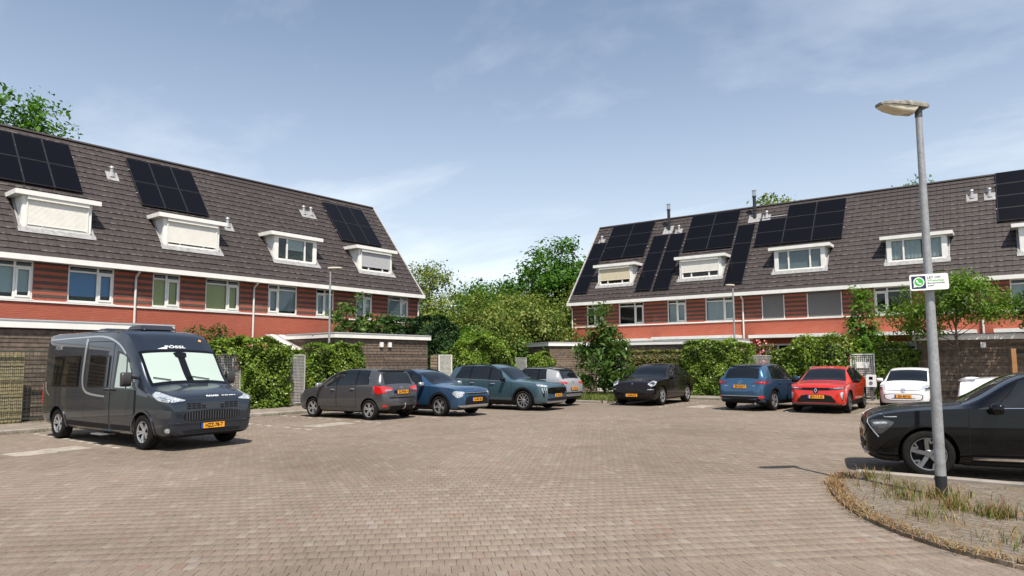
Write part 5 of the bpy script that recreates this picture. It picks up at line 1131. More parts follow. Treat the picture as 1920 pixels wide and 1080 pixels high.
    mo.prism([(x0+a-.06, z) for a, z in prof], min(y0, y1), max(y0, y1), 'y'); mo = mo.build('mirror', mat('mirror_grey', (.035, .033, .032), .45), c.root, smooth=True, angle=30)
    bv = mo.modifiers.new('bevel', 'BEVEL'); bv.width = .03; bv.segments = 2
    MB().tube([lo-no*.03+Vector((0, 0, .12)), (x0-.05, y0+sd*.04, 1.5)], .03, 8).build('mirror_arm', CBL, mo, smooth=True)
# front face
c.ring('upper_grille', sym([(.58, .965), (.58, .835)]), mat('grille_grey', (.03, .034, .04), .4), .006, proj='x+')
for r_, z in enumerate((.945, .90, .855)):
    for k in range(-5, 6):
        if abs(k) < 2 or (r_ == 0 and abs(k) < 3): continue
        y = k*.105; c.ring('grille_slot', [(y-.045, z+.014), (y+.045, z+.014), (y+.04, z-.014), (y-.04, z-.014)], CBL, .011, proj='x+', n=2, chaikin=0, thick=.002)
c.ring('lower_grille', sym([(.62, .80), (.62, .60)]), CBL, .010, proj='x+')
gm = MB()
for k in range(-10, 11):
    lo, no, _, _ = c.bvh.ray_cast(Vector((9, k*.058, .70)), Vector((-1, 0, 0))); gm.box(lo.x+.012, lo.x+.022, k*.058-.006, k*.058+.006, .61, .79)
gm.build('grille_bars', mat('grille_bar', (.06, .06, .065), .4), c.root, 'stuff')
c.ring('bumper_lip', sym([(.66, .42), (.60, .34)]), CBL, .012, proj='x+'); c.ring('bumper_bar', sym([(.92, .585), (.90, .555)]), VP, .022, proj='x+')
c.plate(True, .485, 'HZZ-78-T')
c.ring('marker_lamp', [(.66+.035*math.cos(a), 2.30+.025*math.sin(a)) for a in [2*math.pi*k/10 for k in range(10)]], mat('marker_orange', (.8, .35, .12), .3), .012, proj='x+', chaikin=0, n=3)
def face_text(txt, y, z, size, shear=0, bold=.004, wd=None, lift=.01):
    lo, no, _, _ = c.bvh.ray_cast(Vector((9, y, z)), Vector((-1, 0, 0))); tm = text_mesh(txt, size, extrude=.001, bold=bold, shear=shear); tm.materials.append(mat('decal_silver', (.62, .63, .64), .4)); xs = [v.co.x for v in tm.vertices]
    o = new_obj('lettering', tm, c.root); xax = Vector((0, 0, 1)).cross(no).normalized(); yax = no.cross(xax); k = (wd/(max(xs)-min(xs))) if wd else 1
    M_ = Matrix((xax*k, yax, no)).transposed().to_4x4(); M_.translation = lo+no*lift; o.matrix_local = M_
face_text('PÖSSL', -.05, 2.135, .115, .2, .003, .48, .02); face_text('ROAD', .02, 1.085, .06, 0, .003, .28, .012); face_text('STAR 600 L', .40, 1.085, .035, 0, .0015, .34, .012)
lo, no, _, _ = c.bvh.ray_cast(Vector((9, -.36, 2.125)), Vector((-1, 0, 0)))
wg = MB().prism([(-.10, -.05), (.12, -.05), (.16, .05), (.06, .01)], 0, .003, 'z'); me = mesh('wing_emblem', wg.v, wg.f); me.materials.append(MATS['decal_silver']); o = new_obj('wing_emblem', me, c.root); xax = Vector((0, 0, 1)).cross(no).normalized(); M_ = Matrix((xax, no.cross(xax), no)).transposed().to_4x4(); M_.translation = lo+no*.015; o.matrix_local = M_
c.arch(VP, .05, .016); c.wheels('twin', 5, SIL, .235, CBL, .62)
# roof boxes and entry step
def roof_box(q0, q1, w_, z0, z1, m):
    mb = MB(); x0, x1 = c.L/2-q1, c.L/2-q0
    mb.hexa([(x0, -w_, z0), (x1, -w_, z0), (x1, w_, z0), (x0, w_, z0), (x0+.08, -w_+.06, z1), (x1-.20, -w_+.06, z1), (x1-.20, w_-.06, z1), (x0+.08, w_-.06, z1)])
    o = mb.build('roof_hatch', m, c.root); b = o.modifiers.new('bevel', 'BEVEL'); b.width = .05; b.segments = 4; return o
RB = mat('roof_plastic', (.018, .018, .02), .3, coat=.3)
roof_box(2.25, 3.05, .42, 2.555, 2.67, RB); roof_box(4.15, 4.75, .35, 2.55, 2.66, RB)
MB().box(.0, .50, -1.10, -.80, .22, .245).build('entry_step', mat('step_alu', (.35, .35, .36), .35, .7), c.root)

# ------------------------------------------------------------------ vegetation helpers
BARK = mat('bark', (0.10, 0.075, 0.055), 0.9, var=0.35, vscale=9, bump=0.6, bscale=30)
CORE = mat('dark_core', (0.016, 0.024, 0.009), 0.95, var=0.5, vscale=7)  # solid core, the dark inside of hedges and bushes put into its colour
def waves(seed, amp=1.0, n=7, f0=1.2, f1=6.0):
    r = np.random.default_rng(seed); k = r.uniform(f0, f1, (n, 2))*r.choice([-1, 1], (n, 2)); ph = r.uniform(0, 6.28, n); am = r.uniform(.4, 1, n)/np.linalg.norm(k, axis=1); am = am/am.sum()
    return lambda a, b: amp*np.sum([m*np.sin(q[0]*a+q[1]*b+p) for m, q, p in zip(am, k, ph)], axis=0)*1.6
def hedge(label, loc, rz, L, top, depth, leaf, size, dens, seed, z0=0.0, rough=.16, name='hedge', cat='hedge', group=None, sides=(1, 1), back=False):
    """clipped or overgrown hedge: local x along, y inward, leaves over a solid dark core; top(u) gives the height"""
    h = thing(name, label, cat, loc, rz, group); r = np.random.default_rng(seed); wv = waves(seed, rough); wt = waves(seed+5, rough)
    T = lambda u: np.interp(u, [p[0] for p in top], [p[1] for p in top])
    P, N = [], []
    def add(u, y, z, nrm): P.append(np.stack([u, y, z], 1)); N.append(np.tile(nrm, (len(u), 1)))
    hm = max(p[1] for p in top)
    n = int(dens*L*(hm-z0)); u = r.uniform(0, L, n); z = r.uniform(z0, hm+.05, n); k = z < T(u)+wt(u, u*.3)*.6; u, z = u[k], z[k]
    gp = waves(seed+9, 1.0, 9, 2.5, 9); k = (gp(u, z) < .42) | (r.random(len(u)) < .35); u, z = u[k], z[k]
    rnd = np.clip((z-(T(u)-.28))/.28, 0, 1)**2*.22
    add(u, wv(u, z)+rnd+np.abs(r.normal(0, .07, len(u)))-.02, z, (0, -1, .35))
    n = int(dens*L*depth*1.1); u = r.uniform(0, L, n); y = r.uniform(0, depth, n); add(u, y, T(u)+wt(u, y)-np.abs(r.normal(0, .06, n))+.03, (0, -.2, 1))
    for sgn, x in ((-1, 0.0), (1, L)):
        if not sides[0 if sgn < 0 else 1]: continue
        tz = float(T(x)); n = int(dens*depth*(tz-z0)); y = r.uniform(0, depth, n); z = r.uniform(z0, tz, n); add(x+sgn*wv(y, z)*.8-sgn*np.abs(r.normal(0, .06, n)), y, z, (sgn, -.2, .35))
    n = int(L*14); u = r.uniform(0, L, n); y = r.uniform(0, depth*.8, n); add(u, y-.05, T(u)+wt(u, y)+r.exponential(.07, n), (0, -.3, 1))
    P = np.concatenate(P); N = np.concatenate(N); V, Fq = leaf_cloud(P, size, .3, .72, r, N)
    new_obj('foliage', np_mesh('foliage', V, Fq), h, LEAFM[leaf])
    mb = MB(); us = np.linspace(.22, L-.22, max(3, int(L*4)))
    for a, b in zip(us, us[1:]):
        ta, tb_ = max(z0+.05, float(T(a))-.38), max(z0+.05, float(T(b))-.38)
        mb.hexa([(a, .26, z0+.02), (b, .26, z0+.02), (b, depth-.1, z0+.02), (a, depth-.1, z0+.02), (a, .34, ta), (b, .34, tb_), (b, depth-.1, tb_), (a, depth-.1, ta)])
    mb.build('dark_core', CORE, h); return h
def bush(label, loc, lobes, leaf, size, n, seed, name='bush', cat='bush', group=None, trunk=None, up=.4, core=True, asp=.6):
    """lobes: (x,y,z,rx,ry,rz)"""
    h = thing(name, label, cat, loc, 0, group); r = np.random.default_rng(seed); vol = np.array([l[3]*l[5] for l in lobes]); P, N = [], []
    for l, f in zip(lobes, vol/vol.sum()):
        m = int(n*f); d = r.normal(size=(m, 3)); d /= np.linalg.norm(d, axis=1)[:, None]; rad = 1-np.abs(r.normal(0, .13, (m, 1)))
        wv = waves(seed+int(l[0]*10) % 50, .12, f0=2, f1=7); rad = rad+wv(d[:, 0]*2+d[:, 2], d[:, 1]*2-d[:, 2])[:, None]
        P.append(np.array(l[:3])+d*rad*np.array(l[3:])); N.append(d)
    P = np.concatenate(P); N = np.concatenate(N); k = P[:, 2] > .03; V, Fq = leaf_cloud(P[k], size, up, asp, r, N[k])
    new_obj('foliage', np_mesh('foliage', V, Fq), h, LEAFM[leaf])
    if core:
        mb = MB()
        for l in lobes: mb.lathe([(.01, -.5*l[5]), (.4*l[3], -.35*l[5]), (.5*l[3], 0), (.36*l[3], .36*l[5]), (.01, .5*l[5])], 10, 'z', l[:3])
        o = mb.build('dark_core', CORE, h)
    return h
def tree(label, loc, H, crown, leaf, size, n, seed, trunk_r=.12, clump=.55, name='tree', cat='tree', group=None, bare=.25, sub=5, asp=.55, up=.4, spread=1.0, dens_in=.25, per_clump=45, limbs=46):
    """trunk with limbs that run to leaf clumps; crown: list of (x,y,z,rx,ry,rz) ellipsoids that bound the clumps"""
    t = thing(name, label, cat, loc, 0, group); r = np.random.default_rng(seed)
    vol = np.array([c_[3]*c_[4]*c_[5] for c_ in crown])**.75; nc = max(14, int(n/per_clump)); cl = []
    for c_, f in zip(crown, vol/vol.sum()):
        m = max(3, int(nc*f)); d = r.normal(size=(m, 3)); d /= np.linalg.norm(d, axis=1)[:, None]
        q = np.where(r.random((m, 1)) < dens_in, r.uniform(.1, .8, (m, 1)), 1-np.abs(r.normal(0, .14, (m, 1)))); cl.append(np.array(c_[:3])+d*q*np.array(c_[3:]))
    cl = np.concatenate(cl); cl = cl[cl[:, 2] > .25]
    per = max(8, int(n/len(cl))); rad = clump*r.uniform(.6, 1.35, len(cl))
    P = np.repeat(cl, per, 0)+np.clip(r.normal(size=(len(cl)*per, 3)), -1.9, 1.9)*np.repeat(rad, per)[:, None]*np.array([.5, .5, .36])*spread
    P = P[P[:, 2] > .12]; ctr = np.mean(cl, 0); N = P-ctr; N /= np.linalg.norm(N, axis=1)[:, None]+1e-6
    V, Fq = leaf_cloud(P, size, up, asp, r, N*.6); new_obj('crown', np_mesh('crown', V, Fq), t, LEAFM[leaf])
    mb = MB(); zt = np.max(cl[:, 2])*.86; wob = r.normal(0, .05*H/6, (7, 2)); cx, cy = ctr[0], ctr[1]
    tp = [Vector((cx*f*f+wob[i][0]*f, cy*f*f+wob[i][1]*f, zt*f)) for i, f in enumerate(np.linspace(0, 1, 7))]
    mb.tube(tp, [trunk_r*(1.25-.25*min(1, f*6))*(1-f*.85) for f in np.linspace(0, 1, 7)], 9)
    for p in cl[r.permutation(len(cl))[:min(len(cl), limbs)]]:
        p = Vector(p); f = min(.9, max(bare, (p.z/zt)*.72)); k = f*6; i = min(int(k), 5); b = tp[i].lerp(tp[i+1], k-i); m_ = b.lerp(p, .5)+Vector((0, 0, -.06*(p-b).length)); r0 = trunk_r*.42*(1-f*.7)
        mb.tube([b, m_, p], [r0, r0*.6, .012], 5, False)
    mb.build('trunk', BARK, t, smooth=True); return t

# ------------------------------------------------------------------ timber sheds
def shed_mat(name, c): return mat(name, c, 0.8, var=0.5, vscale=7, bump=0.5, bscale=25, rnd=0.5)
PLK = shed_mat('weathered_plank', (0.165, 0.120, 0.088)); PLKR = shed_mat('brown_plank', (0.185, 0.132, 0.092))
def shed(label, loc, rz, L, D, H, m, pitch=.13, fascia=.22, over=.12, lights=(), group='timber sheds with white roof edges'):
    s = thing('timber_shed', label, 'shed', loc, rz, group); zt = H-fascia; n = int(zt/pitch)
    MB().box(.02, L-.02, .03, D-.02, 0, zt).build('wall', mat('shed_wall', (0.05, 0.038, 0.03), 0.9), s)
    pl = MB().hexa([(-.5, -.012, 0), (.5, -.012, 0), (.5, .02, 0), (-.5, .02, 0), (-.5, .004, pitch*.955), (.5, .004, pitch*.955), (.5, .02, pitch*.955), (-.5, .02, pitch*.955)])
    me = mesh('plank', pl.v, pl.f); me.materials.append(m); nseg = max(1, round(L/2.8))
    for i in range(n):
        for k in range(nseg): shared('plank', me, s, (L*(k+.5)/nseg, 0, .02+i*pitch), (0, 0, 0), (L/nseg-.008, 1, 1))
    me2 = me
    for sx, x in ((-1, 0), (1, L)):
        for i in range(n): shared('plank', me2, s, (x, D/2, .02+i*pitch), (0, 0, -math.pi/2 if sx < 0 else math.pi/2), (D-.05, 1, 1))
    MB().box(-over, L+over, -over, D+over, zt+.0, H).build('roof_edge', WHITE, s); MB().box(-over+.04, L+over-.04, -over+.04, D+over-.04, H, H+.02).build('roof_felt', MATS['roof_felt'], s)
    MB().box(-over-.012, L+over+.012, -over-.012, D+over+.012, H-.05, H-.012).build('roof_trim', mat('trim_grey', (.45, .45, .46), .4, .6), s)
    for u, z in lights: MB().box(u-.09, u+.09, -.09, -.012, z-.11, z+.11).build('wall_box', WHITE, s)  # lights places plain white boxes (vent boxes on the left shed), no lamps
    for k in range(1, nseg): MB().box(L*k/nseg-.03, L*k/nseg+.03, -.022, -.0125, .02, zt).build('cover_strip', m, s)
    return s
L90 = R(90)
shed('weathered timber shed with two small white vent boxes, behind the grey and blue cars', (-24.0, 18.45, .1), L90, 5.55, 3.3, 3.0, PLK, lights=((2.55, 2.52), (3.05, 2.52)))
shed('dark timber shed behind the camper van, with a long white roof edge', (-24.35, 2.6, .1), L90, 9.0, 3.2, 3.05, PLK, fascia=.25)
shed('small brown shed at the back corner of the court, below the trees', (-23.0, 33.0, .1), R(60), 3.6, 3.2, 2.85, PLKR)
shed('brown timber shed right of the small white car, behind the feathery tree', rp(-3.35, 33.75, .1), DL, 9.5, 3.0, 2.72, PLKR, lights=((2.35, 2.28),))
shed('low timber shed behind the clipped beech hedge, before the far houses', rp(-18.1, 35.9, .1), DL, 6.4, 2.2, 2.85, PLKR)

# ------------------------------------------------------------------ fences and gates
FEN = mat('galvanised_fence', (0.50, 0.49, 0.48), 0.5, 0.2, var=0.12); FENG = mat('green_fence', (0.035, 0.045, 0.035), 0.5)
def mesh_fence(label, loc, rz, L, H, m=FEN, cell=.06, bar=.014, frame=.05, name='mesh_fence', group='metal mesh fence panels', sign=None, posts=True):
    f = thing(name, label, 'gate' if 'gate' in name else 'fence', loc, rz, group)
    MB().box(0, frame, 0, .05, 0, H).build('post', m, f); MB().box(L-frame, L, 0, .05, 0, H).build('post', m, f)
    MB().box(frame, L-frame, .005, .045, H-.04, H).build('rail', m, f); MB().box(frame, L-frame, .005, .045, .10, .14).build('rail', m, f)
    g = MB(); nx, nz = int((L-2*frame)/cell), int((H-.18)/cell)
    for i in range(1, nx): x = frame+(L-2*frame)*i/nx; g.box(x-bar/2, x+bar/2, .018, .024, .14, H-.04)
    for i in range(1, nz): z = .14+(H-.18)*i/nz; g.box(frame, L-frame, .024, .030, z-bar/2, z+bar/2)
    g.build('mesh_infill', m, f, 'stuff')
    if sign: MB().box(*sign[:2], -.012, .010, *sign[2:]).build('sign_plate', WHITE, f)
    return f
mesh_fence('metal mesh panel between the camper van and the first ivy hedge', (-23.8, 12.0, .1), L90, 2.05, 2.04)
mesh_fence('narrow metal mesh panel between the two ivy hedges on the left', (-23.78, 16.0, .1), L90, .84, 2.04)
mesh_fence('white framed mesh gate between timber shed and ivy, left row', (-23.75, 24.55, .1), L90, .95, 2.08, WHITE, name='garden_gate', group='white garden gates')
mesh_fence('mesh panel right of the tall ivy near the corner of the court', (-23.7, 30.1, .1), L90, 1.6, 1.95)
mesh_fence('mesh panel showing above the blue SUV, right side', rp(-10.25, 33.5, .1), DL, 1.15, 1.95)
mesh_fence('white framed mesh gate with a plate, behind the red crossover', rp(-5.9, 33.45, .1), DL, .98, 1.97, WHITE, .075, .016, name='garden_gate', group='white garden gates', sign=(.25, .75, 1.35, 1.62))
mesh_fence('white mesh panel behind the small leafy tree at the corner', rp(-18.6, 33.4, .1), DL, 1.75, 1.95, WHITE, .07, .03)
fe = mesh_fence('dark wire fence left of the camper van, a reed screen tied to it', (-23.75, 4.2, .1), L90, 7.6, 2.1, FENG, .10, .010)
rs = MB(); rr = random.Random(3)
for i in range(170):
    x = .03+i*.0185; hh = 2.04+rr.uniform(-.06, .05); rs.box(x-.008, x+.008, .045+rr.uniform(-.006, .006), .06, .02, hh)
sc_ = thing('reed_screen', 'straw coloured reed screen on the wire fence at the left edge', 'screen', (-23.83, 4.0, .1), L90)
rs.build('reeds', mat('reed', (0.32, 0.27, 0.15), 0.8, var=0.4, vscale=14), sc_, 'stuff'); 
for z in (.3, .75, 1.2, 1.65): MB().box(.02, 3.17, .028, .037, z, z+.012).build('tie_wire', mat('rust_wire', (.10, .07, .05), .7), sc_)
wf = thing('plank_fence', 'short pale wooden fence between timber shed and white gate', 'fence', (-23.85, 24.07, .1), L90)
for i in range(13): MB().box(.0, .46, -.012+.01*(i % 2), .012+.01*(i % 2), .06+i*.155, .19+i*.155).build('plank', shed_mat('pale_plank', (0.26, 0.20, 0.13)), wf)
MB().box(.42, .49, .03, .10, 0, 2.12).build('post', PLKR, wf)

# ------------------------------------------------------------------ hedges
IV = 'ivy hedges on the fences'
hedge('ivy covered fence right of the camper van', (-23.35, 13.95, .1), L90, 1.98, [(0, 2.6), (.8, 2.66), (1.5, 2.5), (1.98, 2.35)], .9, 'ivy', .088, 720, 21, group=IV)
hedge('ivy hanging over the mesh panel behind the camper van bonnet', (-23.6, 11.7, .1), L90, 2.4, [(0, 2.35), (1.2, 2.5), (2.4, 2.6)], .9, 'ivy', .088, 640, 22, z0=2.02, group=IV)
hedge('ivy hedge behind the grey people carrier, before the timber shed', (-23.35, 16.95, .1), L90, 2.62, [(0, 2.30), (.7, 2.5), (2.0, 2.52), (2.75, 2.25)], .85, 'ivy', .088, 720, 23, group=IV)
hedge('low ivy between the two left hedges, above the narrow panel', (-23.9, 15.9, .1), L90, 1.0, [(0, 2.2), (1, 2.25)], .6, 'ivy', .10, 300, 24, z0=1.9, group=IV)
hedge('tall ivy mound behind the long teal SUV', (-23.3, 25.5, .1), L90, 4.7, [(0, 2.25), (1.0, 2.7), (1.9, 3.2), (3.0, 3.15), (3.9, 2.6), (4.7, 2.3)], 1.1, 'ivy', .10, 680, 25, rough=.24, group=IV)
hedge('small ivy hedge behind the silver crossover', (-23.2, 31.8, .1), R(78), 2.1, [(0, 1.9), (.8, 2.25), (2.1, 1.8)], .8, 'ivy', .095, 640, 26, group=IV)
hedge('clipped beech hedge with reddish tips behind the black-brown SUV', rp(-17.1, 33.3, .1), DL, 3.6, [(0, 2.2), (3.6, 2.22)], .8, 'beech', .08, 900, 27, rough=.08, group='hedges along the far fence')
hedge('broad ivy hedge between black-brown SUV and blue SUV', rp(-13.55, 33.1, .1), DL, 3.4, [(0, 2.45), (.8, 2.72), (2.2, 2.68), (3.4, 2.3)], .95, 'ivy', .09, 680, 28, group='hedges along the far fence')
hedge('low ivy hedge between blue SUV and the tall round shrub', rp(-9.2, 33.1, .1), DL, 1.5, [(0, 2.1), (.8, 2.28), (1.5, 2.2)], .8, 'ivy', .09, 680, 29, group='hedges along the far fence')
hedge('shaded ivy between white gate and timber shed, right side', rp(-4.85, 33.3, .1), DL, 1.6, [(0, 2.25), (.8, 2.35), (1.6, 2.1)], .8, 'ivy', .09, 640, 30, group='hedges along the far fence')
bush('large rounded green shrub rising behind the red crossover', rp(-7.1, 34.0, .1), [(-.75, 0, 1.9, .85, .8, 1.05), (.45, .05, 1.85, 1.2, .85, 1.1), (0, 0, .8, 1.6, .8, .9)], 'ivy', .115, 8500, 31, name='shrub', cat='shrub')
hedge('dark clipped conifer hedge above the timber shed roof, left row', (-26.2, 22.6, .1), L90, 6.1, [(0, 3.5), (1.0, 3.9), (3.5, 4.1), (5.3, 4.15), (6.1, 3.7)], 1.2, 'dark', .13, 330, 32, rough=.18, name='conifer_hedge')
bush('dark green bush above the ivy, right of the camper van roof', (-25.4, 13.2, .1), [(0, 0, 2.2, .7, .8, .95), (.1, .8, 2.4, .6, .6, .85), (0, .4, 1.0, .8, 1.0, 1.0)], 'bush', .10, 3000, 33)
rb = bush('rose bush with pink flowers above the mesh panel, far side', rp(-10.2, 35.0, .1), [(0, 0, 1.9, .9, .5, .75), (.5, 0, 1.0, .8, .5, .9)], 'beech', .08, 2600, 34, core=False)
fr_ = np.random.default_rng(8); d_ = fr_.normal(size=(90, 3)); d_ /= np.linalg.norm(d_, axis=1)[:, None]; d_[:, 1] = -abs(d_[:, 1]); V, Fq = leaf_cloud(np.array([0, 0, 1.95])+d_*np.array([.9, .52, .78]), .10, .3, .9, fr_, d_)
new_obj('flowers', np_mesh('flowers', V, Fq), rb, mat('rose_petal', (.62, .16, .17), .6))
# ------------------------------------------------------------------ trees and shrubs
tree('small leafy tree with long leaves in the grass bed at the court corner', (-17.15, 29.3, .1), 4.6, [(0, 0, 1.5, 1.55, 1.4, 1.1), (.05, 0, 2.6, 1.1, 1.0, .9), (-.1, 0, 3.7, .55, .55, 1.0), (.5, 0, .8, .9, .9, .5)], 'cherry', .23, 5200, 41, .06, .42, bare=.12, asp=.34, up=.1)
tree('slender young tree with bright leaves rising behind the white gate', rp(-5.55, 34.7, .1), 5.4, [(0, 0, 4.3, .42, .42, 1.05), (0, 0, 3.1, .75, .6, .7), (.1, 0, 2.2, .8, .6, .6)], 'lime', .13, 3400, 42, .05, .30, bare=.2)
tree('feathery leaved tree in front of the right timber shed', rp(-1.75, 33.0, .1), 5.4, [(-.2, 0, 4.1, 1.9, 1.2, .85), (-1.5, 0, 3.5, 1.2, .9, .45), (1.3, 0, 3.7, 1.1, .9, .55), (.1, 0, 4.75, 1.1, .8, .45), (-1.3, .1, 2.9, .9, .7, .35)], 'feather', .12, 12500, 43, .08, .46, bare=.42, asp=.38, limbs=16)
tree('broadleaf tree cut by the right edge of the photo', rp(1.55, 32.7, .1), 4.9, [(0, 0, 3.9, 1.15, 1.0, .9), (-.7, 0, 3.3, .6, .6, .5)], 'cherry', .19, 1800, 44, .08, .4, bare=.45, asp=.4)
tree('loose shrub tree in front of the upstairs window, above the timber shed', (-26.3, 21.5, .1), 5.0, [(0, -.3, 4.1, .7, .9, .75), (0, .9, 3.6, .6, 1.0, .55), (0, -1.2, 3.5, .5, .6, .4), (0, 2.1, 3.5, .5, .7, .5), (0, 0, 2.6, .8, 1.6, .9)], 'cherry', .17, 3000, 45, .06, .38, bare=.3, asp=.5)
BG = 'trees behind the court between the two rows'
tree('tall broad green tree behind the end of the far row', (-33.0, 48.0, 0), 12.3, [(.2, 0, 9.0, 3.2, 2.8, 2.0), (.7, 0, 11.4, 1.0, 1.0, .9), (-1.0, 0, 10.6, .9, .9, .8), (-3.4, 0, 7.6, 2.0, 1.8, 1.3), (3.2, 0, 9.0, 1.4, 1.4, 1.2), (2.4, 0, 7.6, 2.2, 2.2, 2.2), (0, 0, 5.0, 3.4, 3, 2.2)], 'green', .27, 18000, 51, .28, 1.15, group=BG, per_clump=110, dens_in=.18)
tree('airy birch with pale yellowish leaves beside the left gable', (-37.5, 37.3, 0), 9.8, [(0, 0, 6.6, 2.4, 2.4, 2.6), (.4, -.4, 8.4, 1.7, 1.7, 1.0), (1.3, 0, 4.3, 2.2, 2.2, 1.8)], 'olive', .18, 8000, 52, .14, .75, group=BG, dens_in=.4)
tree('green tree low between birch and tall tree, far away', (-41.5, 50.5, 0), 9.8, [(0, 0, 7.0, 3.2, 3, 2.3), (2.6, 1, 7.2, 2.2, 2, 1.9), (-2.4, 0, 6.6, 2.6, 2.4, 1.9), (0, 0, 3.6, 4, 3, 2.5)], 'green', .27, 10000, 53, .25, 1.1, group=BG, per_clump=90)
tree('dark green tree behind the birch, left of centre', (-36.2, 41.6, 0), 8.4, [(0, 0, 6.1, 2.2, 2.2, 1.9), (.6, 0, 3.6, 2.6, 2.4, 2.2)], 'green', .24, 8000, 54, .2, 1.0, group=BG, per_clump=90)
OL = [(-31.2, 31.6, 6.0, 'leftmost of the olive-brown trees, touching the left gable'), (-28.7, 33.6, 6.3, 'olive-brown tree above the tall ivy mound'), (-29.8, 38.2, 6.9, 'taller olive-brown tree in the middle of the grove'), (-26.9, 37.4, 6.2, 'olive-brown tree above the small brown shed'), (-25.6, 41.0, 7.2, 'olive-brown tree next to the far row gable')]
for i, (x, y, H, lb) in enumerate(OL):
    tree(lb, (x, y, 0), H, [(0, 0, H*.64, 2.1, 2.0, H*.26), (1.2, .3, H*.48, 1.5, 1.5, H*.26), (-1.2, -.3, H*.5, 1.5, 1.5, H*.26), (0, 0, H*.86, 1.2, 1.2, H*.13)], 'olive', .17, 9500, 60+i, .12, .95, group='olive-brown trees of the grove', dens_in=.22, per_clump=120)
for i, (x, y, H, lb) in enumerate(((-26.4, 29.8, 3.9, 'low dark shrub below the olive trees, beside the conifer hedge'), (-27.2, 35.0, 3.6, 'low dark shrub between the olive trunks, centre'), (-24.3, 38.5, 3.8, 'low dark shrub behind the small brown shed'))):
    bush(lb, (x, y, 0), [(0, 0, H*.5, 1.8, 1.5, H*.5), (1.0, .6, H*.42, 1.4, 1.2, H*.42)], 'green', .19, 2600, 70+i, name='shrub', cat='shrub', group='dark shrubs under the grove')
tree('big green tree top showing above the left roof ridge', (-51.5, 13.6, 0), 19.0, [(0, 0, 15.2, 3.8, 3.6, 3.8), (0, 2.6, 14.4, 3.0, 2.6, 2.8), (0, -2.6, 13.5, 3, 3, 3), (0, 0, 9, 3.4, 3.4, 4)], 'green', .27, 17000, 81, .35, 1.25, per_clump=110)
tree('pale tree top just above the far roof, beside the steel-capped flue', (-16.0, 52.6, 0), 14.6, [(0, 0, 12.3, 2.2, 2.2, 2.0), (0, 0, 9, 2.8, 2.8, 2.8)], 'olive', .24, 3400, 82, .2, .8)
tree('distant tree whose tip peeps over the far ridge behind the lamp post', (-8.0, 62.5, 0), 16.3, [(0, 0, 13.4, 2.6, 2.4, 2.7)], 'green', .3, 2200, 83, .2, .8)
# ------------------------------------------------------------------ grass
def blades(P, h, bend, seed, wid=.006):
    r = np.random.default_rng(seed); n = len(P); a = r.uniform(0, 6.28, n); hh = h*r.uniform(.35, 1.25, n); b = bend*r.uniform(.2, 1.2, n)*hh
    d = np.stack([np.cos(a), np.sin(a), np.zeros(n)], 1); s_ = np.stack([-np.sin(a), np.cos(a), np.zeros(n)], 1)*wid*r.uniform(.6, 1.4, (n, 1)); z = np.array([0, 0, 1.0])
    V = np.empty((n, 6, 3)); V[:, 0] = P-s_; V[:, 1] = P+s_; V[:, 2] = P+s_*.8+d*(b*.35)[:, None]+z*(hh*.6)[:, None]; V[:, 3] = P-s_*.8+d*(b*.35)[:, None]+z*(hh*.6)[:, None]
    V[:, 4] = P+s_*.15+d*b[:, None]+z*(hh)[:, None]; V[:, 5] = P-s_*.15+d*b[:, None]+z*(hh)[:, None]
    i = np.arange(n)[:, None]*6; F1 = i+np.array([[0, 1, 2, 3]]); F2 = i+np.array([[3, 2, 4, 5]]); return V.reshape(-1, 3), np.concatenate([F1, F2])
DRY = mat_leaf('dry_grass', [(0.13, 0.060, 0.026), (0.21, 0.110, 0.05), (0.29, 0.195, 0.095), (0.38, 0.31, 0.175)], .25, .7); GRN = mat_leaf('green_grass', [(0.05, 0.09, 0.015), (0.12, 0.16, 0.035), (0.26, 0.25, 0.08)], .3, .6)
r = np.random.default_rng(5); P = []
for y in np.linspace(11.6, 6.95, 1900): P.append((isl_x(y)+r.normal(.03, .075), y+r.normal(0, .03), .06))
for _ in range(900):
    y = r.uniform(6.9, 11.6); P.append((isl_x(y)+r.uniform(0, 2.6)**1.4, y, .092))
P = np.array(P); P[:, 2] = .05; V, Fq = blades(P, .05, 2.2, 1, .005)
ed = new_obj('dry_grass', np_mesh('dry_grass', V, Fq), None, DRY, 'stuff'); ed['label'] = 'dry straw grass along the edge of the verge island'; ed['category'] = 'grass'
P = []; 
for cx, cy, n, sp in ((-1.18, 10.2, 260, .16), (-.95, 9.55, 200, .10), (-.55, 9.35, 240, .10), (-1.55, 9.9, 130, .14), (-1.75, 10.6, 150, .22), (.2, 8.8, 160, .16), (-.1, 9.9, 120, .2), (-2.2, 11.35, 160, .16), (.3, 8.0, 200, .22), (-.3, 8.1, 120, .2), (-1.2, 8.9, 110, .16), (.9, 9.5, 130, .2), (.5, 10.6, 90, .3)):
    P.append(np.stack([r.normal(cx, sp, n), r.normal(cy, sp, n), np.full(n, .055)], 1))
P = np.concatenate(P); P = P[[isl_x(p[1])+.05 < p[0] for p in P]]; h1 = r.random(len(P)) < .45
V, Fq = blades(P[~h1], .16, .9, 2, .004); tu = new_obj('grass_tufts', np_mesh('grass_tufts', V, Fq), None, DRY, 'stuff'); tu['label'] = 'tall straw tufts around the lamp post base'; tu['category'] = 'grass'
V, Fq = blades(P[h1], .13, .9, 3, .005); gt = new_obj('green_grass', np_mesh('green_grass', V, Fq), None, GRN, 'stuff'); gt['label'] = 'sparse green blades among the straw tufts'; gt['category'] = 'grass'
n = 9000; Pb = np.stack([r.uniform(-19, -14.75, n), r.uniform(26.0, 30.8, n), np.full(n, .09)], 1); V, Fq = blades(Pb, .22, .8, 4, .008)
